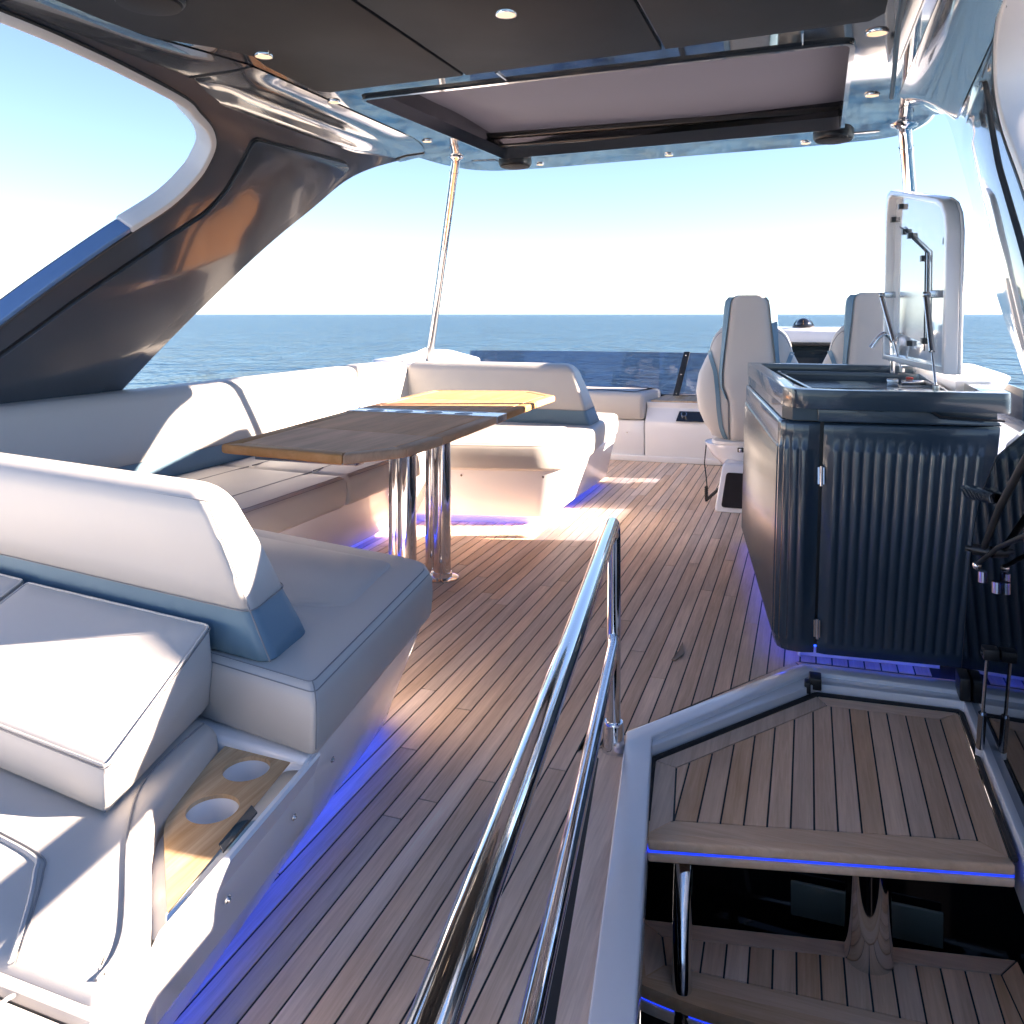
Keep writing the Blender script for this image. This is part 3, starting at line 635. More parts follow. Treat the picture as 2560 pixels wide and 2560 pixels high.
fp = rnd([(-2.05, 4.60), (-1.55, 4.75), (-1.47, 5.05), (-1.50, 5.36), (-2.05, 5.36)], [.05, .08, .08, .02, .02], 5)
mk('seat_panel', loft([[(x, y, SZ1 + .0045) for x, y in fp], [(x, y, SZ1 + .013) for x, y in inset(fp, .014)]]), 'vinyl', A4, ang=60)
if 0: mk('seam', tube(catmull([(-2.02, 4.437, SZ1 - .012), (-1.46, 4.592, SZ1 - .012), (-1.37, 4.65, SZ1 - .012), (-1.312, 4.80, SZ1 - .012), (-1.318, 5.2, SZ1 - .012)], 5), .0018, 5), 'seam', A4)
# backrests
bk = backrest([(-1.075, 1.50, .5), (-1.10, 1.70, .5), (-2.84, 2.0, .5), (-2.84, 1.78, .5)], [(-1.238, 1.495, .855), (-1.31, 1.655, .855), (-2.86, 1.92, .855), (-2.86, 1.765, .855)], .31, sofa, r=.05, cr=.045)
mk('seam', tube([Vector((-1.079, 1.503, .51)) * (1 - t) + Vector((-1.228, 1.499, .815)) * t for t in (0, .31, .6, 1)] + [(-1.25, 1.515, .838)], .0018, 5), 'seam', bk)
mk('seam', tube([(-1.25, 1.512, .837), (-2.86, 1.785, .837)], .0016, 5), 'seam', bk)
backrest([(-2.75, 1.95, .5), (-2.75, 4.80, .5), (-3.02, 4.86, .5), (-3.02, 1.95, .5)], [(-2.845, 1.95, .90), (-2.845, 4.915, .90), (-3.02, 4.97, .90), (-3.02, 1.95, .90)], .24, sofa, cr=.03)
backrest([(-2.75, 4.815, .5), (-2.70, 5.42, .5), (-2.9, 5.7, .5), (-3.02, 4.88, .5)], [(-2.845, 4.94, .905), (-2.76, 5.50, .905), (-2.9, 5.72, .905), (-3.02, 5.0, .905)], .24, sofa, cr=.03)
fb = backrest([(-2.72, 5.41, .5), (-1.372, 5.425, .5), (-1.375, 5.74, .5), (-2.72, 5.74, .5)], [(-2.76, 5.485, .905), (-1.52, 5.485, .905), (-1.545, 5.70, .905), (-2.76, 5.70, .905)], .25, sofa, r=.06, cr=.03)
# bolts on the base
def bolt(p, n, parent, r=.007):
    p = Vector(p); n = Vector(n).normalized(); mk('bolt', join(cyl(p, p + n * .003, r, r * .95, 16), cyl(p + n * .003, p + n * .006, r * .55, r * .5, 12)), 'steel', parent)
bolt((-.997, 1.615, .262), (1, .12, -.3), BA); bolt((-1.083, 2.155, .27), (1, .12, -.3), BA)
for x in (-1.93, -1.46): bolt((x, 4.60 + (x + 1.93) * .235 - .055, .30), (.2, -1, -.2), BF)
bolt((-1.362, 5.05, .30), (1, 0, -.3), BF); bolt((-1.362, 5.75, .30), (1, 0, -.3), BF)

# ------------------------------------------------------------------ aft sun pad with cup tray
pad = thing('sun_pad', (-1.5, 1.0, 0), 'low pale sun pad on a white base with teak cup tray', 'sun pad')
padb = [(-.76, -.6), (-.87, .45), (-1.014, 1.142), (-1.062, 1.455), (-2.9, 1.52), (-2.9, -.6)]
padt = [(-.61, -.6), (-.72, .45), (-.822, .835), (-.888, .986), (-.952, 1.47), (-2.9, 1.53), (-2.9, -.6)]
padb2 = [(-.76, -.6), (-.87, .45), (-.96, .86), (-.99, .986), (-1.062, 1.47), (-2.9, 1.53), (-2.9, -.6)]
PB = mk('base', prism(inset(padb2, .012), .05, .25, inset(padt, .03)), 'gelcoat', pad, bev=.004)
wallb = padb2[:4] + [(-1.066, 1.50)]; wallt = padt[:4] + [(padt[4][0], padt[4][1]), ][:0] + [(-.888, .986), (-.9535, 1.50)][1:]
mk('side_wall', loft([[(b[0], b[1], .05), (b[0] * .5 + t[0] * .5 + .006, b[1] * .5 + t[1] * .5, .2), (t[0], t[1], .336), (t[0] - .004, t[1], .341), (t[0] - .013, t[1], .341), (t[0] - .020, t[1], .20), (b[0] - .022, b[1], .05)] for b, t in zip(wallb, wallt)]), 'gelcoat', PB)
mk('toe_kick', prism(inset(padb2, .07), -.001, .06), 'gelcoat', PB, smooth=False)
ledstrip([(-.775, -.6), (-.885, .45), (-.975, .86), (-1.005, .986), (-1.075, 1.41)], PB)
bolt((-.951, 1.40, .265), (1, .13, -.3), PB); bolt((-.918, 1.16, .27), (1, .13, -.3), PB)
# tray
tray = rnd([(-1.175, 1.53), (-1.003, 1.50), (-.918, 1.022), (-1.088, 1.20), (-1.115, 1.27), (-1.15, 1.40)], [.02, .005, .005, .03, .03, .03], 4)
h1 = [(-1.036 + .047 * math.cos(a), 1.268 + .047 * math.sin(a)) for a in [2 * math.pi * k / 40 for k in range(40)]]
h2 = [(-1.063 + .046 * math.cos(a), 1.402 + .046 * math.sin(a)) for a in [2 * math.pi * k / 40 for k in range(40)]]
TR = mk('cup_tray', slab([tray, h1, h2], lambda x, y: (x, y, .338), lambda x, y: (x, y, .330)), 'teak_tray', pad, ang=30)
for c in ((-1.036, 1.268), (-1.063, 1.402)):
    v, f = lathe((c[0], c[1], .3297), [(.0475, 0), (.044, -.075), (.02, -.076)], 40); mk('cup_insert', (v, [q for q in f[:-2]] + [f[-1]]), 'gelcoat', TR)
mk('tray_ledge', slab([[(-1.24, 1.56), (-.985, 1.53), (-.90, 1.0), (-.98, .985), (-1.16, 1.18)], [(x + (x + 1.036) * .04, y + (y - 1.268) * .04) for x, y in h1], [(x + (x + 1.063) * .04, y + (y - 1.402) * .04) for x, y in h2]], lambda x, y: (x, y, .317), lambda x, y: (x, y, .30)), 'gelcoat', pad, smooth=False)
MS = mk('switch_plate', prism([(-1.002, 1.497), (-.967, 1.497), (-.903, 1.002), (-.922, 1.022)], .318, .338), 'chrome', pad, bev=.002)
mk('switch_pad', prism([(-.974, 1.30), (-.950, 1.285), (-.934, 1.17), (-.956, 1.185)], .338, .340), 'screen', MS, bev=.003)
# pad cushions
P1 = cushion('pad_cushion', [(-1.22, 1.47), (-1.17, 1.45), (-1.145, 1.37), (-1.112, 1.26), (-1.087, 1.18), (-1.04, 1.115), (-.965, 1.035), (-.87, .93), (-.832, .86), (-.84, .815), (-2.8, .86), (-2.8, 1.55)], .255, .385, 'vinyl', pad, r=.025, cr=.02, crown=.003, cin=.02)
mk('seam', tube(catmull([(-1.20, 1.44, .389), (-1.16, 1.24, .3895), (-1.07, 1.10, .3895), (-.90, .915, .389), (-.87, .84, .387)], 6), .0022, 6), 'seam', P1)
mk('seam', tube(catmull([(-1.30, 1.02, .3893), (-1.16, .995, .3893), (-1.12, .965, .3893), (-1.06, .90, .3893), (-1.0, .825, .388)], 6), .004, 6), 'thread', P1)
mk('seam', tube(catmull([(-1.305, 1.03, .3893), (-1.155, 1.003, .3893), (-1.112, .972, .3893), (-1.05, .90, .3893), (-.99, .825, .388)], 6), .0018, 6), 'seam', P1)
P2 = cushion('pad_cushion', [(-.835, .806), (-.74, .45), (-.65, -.5), (-2.8, -.5), (-2.8, .85)], .255, .378, 'vinyl', pad, r=.045, cr=.03, crown=.01)
mk('seam', tube(catmull([(-.965, .80, .372), (-.955, .76, .384), (-.93, .60, .388), (-.90, .3, .388)], 5), .003, 6), 'seam', P2)
mk('piping', tube([(-.84, .812, .362), (-2.8, .856, .362)], .013, 8), 'vinyl', P1)
# wedge pillows
def wedge(A_, B_, C_, D_, tA, tB, label):
    """A near right, B far right, C far left, D near left on the pad; tA near height, tB far height"""
    z0 = .392; bot = [(*p, z0) for p in (A_, B_, C_, D_)]; n = len(bot)
    def rg(t, ins):
        q = [Vector(p) for p in (A_, B_, C_, D_)]; ab = q[1] - q[0]
        pl = rnd(inset([tuple(p) for p in q], ins), .012, 3)
        nn = Vector(((q[0] - q[3]).y, -(q[0] - q[3]).x)); nn *= 1 if nn.dot(ab) > 0 else -1
        zz = [tA + (tB - tA) * ((Vector(p) - q[0]).dot(nn) / ab.dot(nn)) for p in pl]
        return [(x, y, z0 + (z - z0) * t) for (x, y), z in zip(pl, zz)]
    rings = [rg(0, .008), rg(.06, .0), rg(.5, -.006), rg(.92, -.001), rg(.985, .004), rg(1, .012), rg(1.01, .05), rg(1.02, .12)]
    o = tag(mk('wedge_pillow', loft(rings), 'vinyl', None, ang=60), label, 'pillow', 'wedge pillows on the sun pad')
    rr = rg(.985, .0015); mk('piping', tube(rr, .0028, 6, closed=True), 'vinyl', o)
    rr = rg(.955, -.0025); mk('stitch_line', tube(rr, .0012, 5, closed=True), 'seam', o)
    a0 = rg(.05, -.001)[1]; a1 = rg(.95, -.001)[1]; mk('seam', tube([a0, a1], .0014, 5), 'seam', o)
    return o
wedge((-1.132, 1.115), (-1.228, 1.495), (-1.865, 1.585), (-1.80, 1.215), .475, .575, 'wedge pillow with sunlit side beside the teak cup tray')
wedge((-1.825, 1.22), (-1.885, 1.592), (-2.6, 1.70), (-2.52, 1.33), .475, .575, 'wedge pillow at the left picture edge beside the blue sofa band')

# ------------------------------------------------------------------ table
tb = thing('dining_table', (-1.75, 3.6, 0), 'varnished teak dining table with chamfered corners on chrome columns', 'table')
TZ = .77; TT = .034
T = {'nl': (-2.043, 2.545), 'n1': (-1.49, 2.478), 'n2': (-1.352, 2.69), 'r1': (-1.345, 2.975), 'r2': (-1.397, 4.35), 'r3': (-1.402, 4.71), 'f1': (-1.632, 4.955), 'f2': (-2.229, 4.81), 'l2': (-2.202, 4.03), 'l1': (-2.10, 3.06)}
near = [T['nl'], T['n1'], T['n2'], (-1.3445, 2.985), (-2.0985, 3.07)]
mid1 = [(-2.0992, 3.0735), (-1.3443, 2.9885), (-1.372, 3.66), (-2.160, 3.63)]
mid2 = [(-2.168, 3.76), (-1.377, 3.80), (-1.3985, 4.345), (-2.212, 4.33)]
far = [(-2.2125, 4.334), (-1.3985, 4.349), T['r3'], T['f1'], T['f2']]
cen = [(-2.160, 3.6305), (-1.372, 3.6605), (-1.377, 3.7995), (-2.168, 3.7595)]
def leaf(poly, edges, name='leaf', m='teak_table'):
    """edges: indices of outer sides that carry a solid lipping"""
    w = .06; n = len(poly); P = [Vector(p) for p in poly]
    area = sum(P[i].x * P[(i + 1) % n].y - P[(i + 1) % n].x * P[i].y for i in range(n)); s = 1 if area > 0 else -1
    lines = []
    for i in range(n):
        a, b = P[i], P[(i + 1) % n]; d = (b - a).normalized(); nn = Vector((-d.y, d.x)) * s
        lines.append((a + nn * (w if i in edges else .0), d))
    inn = []
    for i in range(n):
        p, d = lines[i - 1]; q, e = lines[i]; den = d.x * e.y - d.y * e.x
        t = ((q.x - p.x) * e.y - (q.y - p.y) * e.x) / den; inn.append(p + d * t)
    o = mk(name, prism([tuple(p) for p in inset([tuple(p) for p in inn], .0008)], TZ - TT, TZ), m, tb, bev=.0015, seg=1)
    for i in edges:
        a, b, c, d = P[i], P[(i + 1) % n], inn[(i + 1) % n], inn[i]
        q = inset([tuple(a), tuple(b), tuple(c), tuple(d)], .0007)
        mk('lipping', prism(q, TZ - TT, TZ + .0006), 'teak_table_y' if abs((b - a).y) > abs((b - a).x) else 'teak_table_x', o, bev=.008, seg=3)
    return o
leaf(near, [0, 1, 2, 4]); leaf(mid1, [1, 3]); leaf(mid2, [1, 3]); leaf(far, [1, 2, 3, 4])
CI = mk('cup_insert_tray', slab([cen] + [[(-2.03 + .155 * k + .045 * math.cos(a) + 0, 3.692 + .007 * k + .045 * math.sin(a)) for a in [2 * math.pi * j / 28 for j in range(28)]] for k in range(4)], lambda x, y: (x, y, TZ + .0012), lambda x, y: (x, y, TZ - .03)), 'gelcoat', tb, ang=30)
for k in range(4):
    v, f = lathe((-2.03 + .155 * k, 3.692 + .007 * k, TZ - .006), [(.047, 0), (.042, -.05), (.02, -.051)], 28); mk('cup', (v, f[:-2] + [f[-1]]), 'trim', CI)
mk('insert_end', join(prism([(-1.50, 3.6555), (-1.372, 3.6605), (-1.377, 3.7995), (-1.50, 3.793)], TZ - TT, TZ + .0004)), 'teak_table_y', tb, bev=.004)
for a, b in (((-2.16, 3.632), (-1.50, 3.656)), ((-2.168, 3.758), (-1.47, 3.794))): mk('track', tube([(*a, TZ + .001), (*b, TZ + .001)], .003, 8), 'trim', tb)
mk('under_frame', join(box(-1.95, -1.52, 2.62, 2.68, TZ - TT - .03, TZ - TT - .001), box(-1.80, -1.55, 2.7, 4.6, TZ - TT - .035, TZ - TT - .001)), 'steel', tb, bev=.004)
for (x, y) in ((-1.635, 3.25), (-1.635, 3.62)):
    for dx in (-.068, 0):
        c = mk('column', cyl((x + dx, y + (0 if dx == 0 else .03), 0), (x + dx, y + (0 if dx == 0 else .03), TZ - TT - .002), .041 if dx == 0 else .032, None, 40), 'chrome', tb)
        if dx == 0: mk('flange', lathe((x + dx, y + (0 if dx == 0 else .03), 0), [(.078, 0), (.078, .006), (.07, .010), (.048, .012), (.046, .03), (.0415, .032)], 40), 'chrome', c)

# ------------------------------------------------------------------ galley bar
bar = thing('galley_bar', (.1, 3.9, 0), 'navy gloss galley bar with fluted sides, sink and raised lid', 'bar')
ZB = .985
bb = [(-.345, 4.72), (-.125, 3.19), (-.085, 3.135), (.02, 3.148), (.53, 3.19), (.62, 4.75)]
bt = [(-.325, 4.72), (-.105, 3.20), (-.062, 3.14), (.045, 3.145), (.615, 3.20), (.66, 4.75)]
mk('carcass', prism(inset(bb, .03), .068, .90, inset(bt, .03)), 'black', bar, smooth=False)
mk('carcass_top', prism(inset(bt, .014), .872, .917), 'navy', bar, smooth=False)
mk('toe_kick', prism(inset(bb, .10), -.001, .06), 'gelcoat', bar, smooth=False)
ledstrip([(-.30, 4.72), (-.085, 3.235), (-.05, 3.185), (.02, 3.196), (.60, 3.246)], bar, z=.064, w=-.012)
def lp(t, A, B): return tuple(Vector(A) * (1 - t) + Vector(B) * t)
def fluted(path_b, path_t, z0, z1, pitch, name, parent, zr0=.04, zr1=.09, amp=.0075, ends=.02):
    """moulded door: path at bottom/top, half-round flutes standing proud"""
    Pb = [Vector(p) for p in path_b]; Pt = [Vector(p) for p in path_t]
    # arc-length param
    L = [0]
    for i in range(1, len(Pb)): L.append(L[-1] + (Pb[i] - Pb[i - 1]).length)
    tot = L[-1]; nfl = int((tot - 2 * ends) / pitch); st = (tot - nfl * pitch) / 2
    us = [0]; hs = [0]
    for k in range(nfl):
        u0 = st + k * pitch
        for s in (0, .07, .15, .27, .40, .53, .65, .73, .80):
            us.append(u0 + s * pitch); hs.append(max(0, math.sin(math.pi * s / .80)) ** .7 if 0 < s < .80 else 0)
    us.append(tot); hs.append(0)
    def pos(u, P):
        for i in range(1, len(L)):
            if u <= L[i] + 1e-9 or i == len(L) - 1:
                t = (u - L[i - 1]) / (L[i] - L[i - 1]); p = P[i - 1] * (1 - t) + P[i] * t
                d = (P[i] - P[i - 1]).normalized(); return p, Vector((d.y, -d.x))
    zs = [z0, z0 + zr0 * .5, z0 + zr0 * .8, z0 + zr0, z0 + zr0 + .006, z0 + zr0 + .014, z1 - zr1 - .014, z1 - zr1 - .006, z1 - zr1, z1 - zr1 * .5, z1 - .012, z1 - .003, z1]
    am = [0, 0, 0, 0, .7, 1, 1, .7, 0, 0, 0, 0, 0]; ins = [.010, .003, 0, 0, 0, 0, 0, 0, 0, 0, 0, .003, .011]
    rings = []
    for z, a, q in zip(zs, am, ins):
        t = (z - z0) / (z1 - z0); r = []
        for u, h in zip(us, hs):
            pb, n = pos(u, Pb); pt, n2 = pos(u, Pt); p = pb * (1 - t) + pt * t; nn = n
            e = min(u, tot - u); back = q + (.008 * (1 - min(1, e / .006)) ** 2)
            r.append((p.x + nn.x * (h * a * amp - back), p.y + nn.y * (h * a * amp - back), z))
        rings.append(r)
    v, f = loft(rings, cap=False, closed=False)
    # returns to give thickness
    n = len(us); m = len(zs)
    bk_ = []
    base_i = len(v)
    for k in range(m):
        for idx in (0, n - 1):
            x, y, z = rings[k][idx]; _, nn = pos(us[idx], Pb); v.append((x - nn.x * .02, y - nn.y * .02, z))
    for k in range(m - 1):
        f.append((k * n, (k + 1) * n, base_i + 2 * (k + 1), base_i + 2 * k)); f.append((k * n + n - 1, (k + 1) * n + n - 1, base_i + 2 * (k + 1) + 1, base_i + 2 * k + 1))
    tb_ = len(v)
    for idx in range(n):
        x, y, z = rings[-1][idx]; _, nn = pos(us[idx], Pb); v.append((x - nn.x * .02, y - nn.y * .02, z))
    for idx in range(n - 1): f.append(((m - 1) * n + idx, (m - 1) * n + idx + 1, tb_ + idx + 1, tb_ + idx))
    return mk(name, (v, f), 'navy', parent, ang=70, merge=False)
# front door
FD = fluted([(.026, 3.147), (.530, 3.19)], [(.052, 3.143), (.610, 3.198)], .045, .868, .0322, 'front_door', bar, amp=.005)
# left side with rounded corner
lb_ = [(-.345, 4.72), (-.128, 3.215)] + [tuple(v) for v in [Vector((-.128, 3.215)) * (1 - t) ** 2 + Vector((-.115, 3.14)) * 2 * t * (1 - t) + Vector((-.04, 3.141)) * t * t for t in (.25, .5, .75, 1)]] + [(.017, 3.146)]
lt_ = [(x + .022, y) for x, y in lb_]
SD = fluted(lb_, lt_, .045, .868, .0322, 'side_panel', bar, amp=.006)
for z in (.68, .14): mk('hinge', join(cyl((.024 + .026 * z, 3.137, z - .035), (.024 + .026 * z, 3.137, z + .035), .006, seg=14), box(.012 + .026 * z, .034 + .026 * z, 3.139, 3.150, z - .03, z + .03)), 'chrome', FD)
# counter: fascia with recessed well
ct = rnd([(-.318, 4.75), (-.092, 3.21), (-.045, 3.105), (.05, 3.10), (.638, 3.175), (.70, 4.78)], [.03, .06, .07, .05, .03, .03], 5)
wl_ = rnd([(-.245, 4.66), (-.045, 3.30), (-.015, 3.19), (.06, 3.165), (.555, 3.235), (.59, 4.70)], .03, 5)
def tz(y): return ZB
mk('counter', slab([ct, wl_], lambda x, y: (x, y, ZB), lambda x, y: (x, y, .918)), 'navy', bar, bev=.008, seg=3)
mk('counter_well', loft([[(x, y, ZB - .02) for x, y in inset(wl_, -.005)], [(x, y, ZB - .075) for x, y in wl_]], cap=False), 'navy', bar)
mk('counter_floor', prism(inset(wl_, -.004), ZB - .085, ZB - .073), 'navy', bar, smooth=False)
mk('fascia_front', loft([[(x, 3.118 + .12 * (x - .02) - (.0 if k == 0 else -.015), z) for x, z in ((.03, .922), (.20, .922), (.235, .915), (.285, .935), (.36, .935), (.42, .895), (.605, .885), (.612, .872), (.03, .872))] for k in (1, 0)]), 'navy', bar, bev=.004, ang=40)
mk('shadow_gap', tube([(.03, 3.105, .92), (.20, 3.125, .92), (.235, 3.129, .922), (.285, 3.135, .942), (.36, 3.144, .942), (.42, 3.151, .902), (.615, 3.172, .893)], .004, 6), 'black', bar)
# inner grill tray, sink and hob
mk('grill_tray', slab([rnd([(-.16, 4.50), (.02, 3.36), (.50, 3.43), (.52, 4.52)], .02, 3), rnd([(-.145, 4.48), (.03, 3.40), (.49, 3.45), (.505, 4.50)], .02, 3)], lambda x, y: (x, y, ZB - .026), lambda x, y: (x, y, ZB - .075)), 'navy', bar, bev=.003)
mk('hob', prism(rnd([(-.02, 3.90), (.06, 3.40), (.33, 3.44), (.30, 3.95)], .02, 3), ZB - .073, ZB - .058), 'black_gloss', bar, bev=.003)
mk('sink', slab([rnd([(.34, 3.95), (.36, 3.45), (.50, 3.47), (.50, 3.97)], .03, 3), rnd([(.355, 3.93), (.373, 3.47), (.488, 3.487), (.488, 3.95)], .03, 3)], lambda x, y: (x, y, ZB - .056), lambda x, y: (x, y, ZB - .073)), 'steel', bar, bev=.003)
mk('mixer', join(box(.34, .39, 4.22, 4.25, ZB - .07, ZB - .035), cyl((.40, 4.22, ZB - .05), (.50, 4.24, ZB - .05), .012)), 'steel', bar, bev=.004)
mk('valve_handle', box(.42, .45, 4.21, 4.23, ZB - .036, ZB - .024), 'red', bar, bev=.003)
fx, fy = .392, 4.55
FA = tag(mk('faucet', tube(catmull([(fx, fy, ZB - .075), (fx, fy, 1.06), (fx - .004, fy, 1.12), (fx - .03, fy - .002, 1.15), (fx - .06, fy - .004, 1.135), (fx - .098, fy - .006, 1.08)], 7), .0115, 14), 'chrome'), 'slim curved chrome faucet standing on the navy bar', 'faucet')
# raised lid
LID = mk('lid', join(), 'gelcoat', bar) if 0 else None
def lidp(s, z, o=0): # s 0 near..1 far along the hinge, z world height, o offset to port
    return (.475 + (.375 - .475) * s + .02 * (z - 1.0) - o, 3.30 + 1.33 * s + o * .09, z)
def ltop(s): return 1.655 + .225 * s
lo_ = [(0.0, 1.035), (0.0, ltop(0) - .11), (.02, ltop(0) - .045), (.065, ltop(.06) - .012), (.13, ltop(.13)), (.90, ltop(.90)), (.965, ltop(.965) - .02), (.985, ltop(.985) - .07), (1.0, ltop(1) - .16), (1.0, 1.02)]
LID = mk('lid', slab([lo_], lambda s, z: lidp(s, z, -.02), lambda s, z: lidp(s, z, -.032)), 'gelcoat', bar, bev=.008)
cs = .5; cz = 1.42
li_ = [(cs + (s - cs) * .93, cz + (z - cz) * .93) for s, z in lo_]
mk('lid_rim', slab([lo_, li_], lambda s, z: lidp(s, z, .025), lambda s, z: lidp(s, z, -.02)), 'gelcoat', LID, bev=.006)
mk('lid_liner', slab([li_], lambda s, z: lidp(s, z, -.012), lambda s, z: lidp(s, z, -.018)), 'lid_liner', LID, smooth=False)
pl_ = [(.78, 1.05), (.34, 1.12), (.36, 1.52), (.74, 1.66), (.80, 1.62)]
mk('lid_pocket', slab([[(.36, 1.13), (.37, 1.50), (.78, 1.66), (.78, 1.16)]], lambda s, z: lidp(s, z, -.003), lambda s, z: lidp(s, z, -.009)), 'steel', LID, smooth=False)
mk('pocket_edge', tube([lidp(.80, 1.665, 0), lidp(.36, 1.505, 0), lidp(.35, 1.10, 0)], .003, 8), 'black', LID)
for s, z in ((.95, 1.72), (.80, 1.76), (.10, 1.52), (.62, 1.60), (.40, 1.48), (.36, 1.14), (.72, 1.63), (.60, 1.12)): mk('lid_snap', slab([[(s - .012, z - .012), (s + .012, z - .012), (s + .012, z + .012), (s - .012, z + .012)]], lambda a, b: lidp(a, b, .008), lambda a, b: lidp(a, b, -.02)), 'black', LID, smooth=False)
for s, a, b in ((.10, 1.31, .10), (.86, 1.33, .86)):
    A_ = Vector(lidp(s, a, .06)); B_ = Vector((.425 - .02 * s, 3.30 + (0.97 if s > .5 else -.02) + 0, ZB + .0)); M_ = A_ * .40 + B_ * .60
    G = mk('gas_spring', join(cyl(A_, M_, .011, seg=18)), 'steel', LID)
    mk('piston_rod', join(cyl(M_, B_, .0045, seg=12)), 'chrome', G)
    mk('bracket', join(cyl(A_ + Vector((-.012, 0, .012)), A_ + Vector((.016, 0, .012)), .011, seg=16), box(A_.x + .012, A_.x + .062, A_.y - .010, A_.y + .010, A_.z + .0, A_.z + .028)), 'steel', G, bev=.003)
    mk('foot', lathe(tuple(B_), [(.012, -.005), (.012, .012), (.004, .016)], 14), 'steel', G)

# ------------------------------------------------------------------ helm chairs
CX, CY = -.375, 5.86
HW = [(.385, .13), (.42, .235), (.50, .30), (.60, .345), (.72, .362), (.84, .345), (.93, .305), (.99, .275), (1.05, .262), (1.11, .235), (1.155, .195), (1.18, .14)]
HD = [(.385, .07), (.42, .10), (.50, .125), (.60, .135), (.72, .135), (.84, .125), (.93, .118), (1.0, .11), (1.11, .095), (1.18, .055)]
def itp(tab, z):
    if z <= tab[0][0]: return tab[0][1]
    for (a, p), (b, q) in zip(tab, tab[1:]):
        if z <= b: t = (z - a) / (b - a); return p + (q - p) * t
    return tab[-1][1]
NSE = 2.5
def yback(x, z, tabw=HW, tabd=HD):
    w = itp(tabw, z); d = itp(tabd, z); q = min(.999, abs(x / w)); return -d * (1 - q ** NSE) ** (1 / NSE) + lean(z)
def lean(z): return .10 * (z - .4)
def sering(w, d, z, cx=0, cy=0, n=40):
    r = []
    for k in range(n):
        a = 2 * math.pi * k / n; c, s_ = math.cos(a), math.sin(a)
        r.append((CX + cx + w * math.copysign(abs(c) ** (2 / NSE), c), CY + cy + lean(z) + d * math.copysign(abs(s_) ** (2 / NSE), s_), z))
    return r
def ribbon(pts, wd, off, th=.012):
    """flat band lying on the chair back; pts (x,z)"""
    rings = []
    for i, (x, z) in enumerate(pts):
        a = Vector(pts[min(i + 1, len(pts) - 1)]) - Vector(pts[max(i - 1, 0)]); a.normalize(); n = Vector((-a.y, a.x)) * wd / 2
        def P(xx, zz, o): return (CX + xx, CY + yback(xx, zz) - o, zz)
        rings.append([P(x - n.x, z - n.y, -th), P(x + n.x, z + n.y, -th), P(x + n.x, z + n.y, off), P(x - n.x, z - n.y, off)])
    return loft(rings)
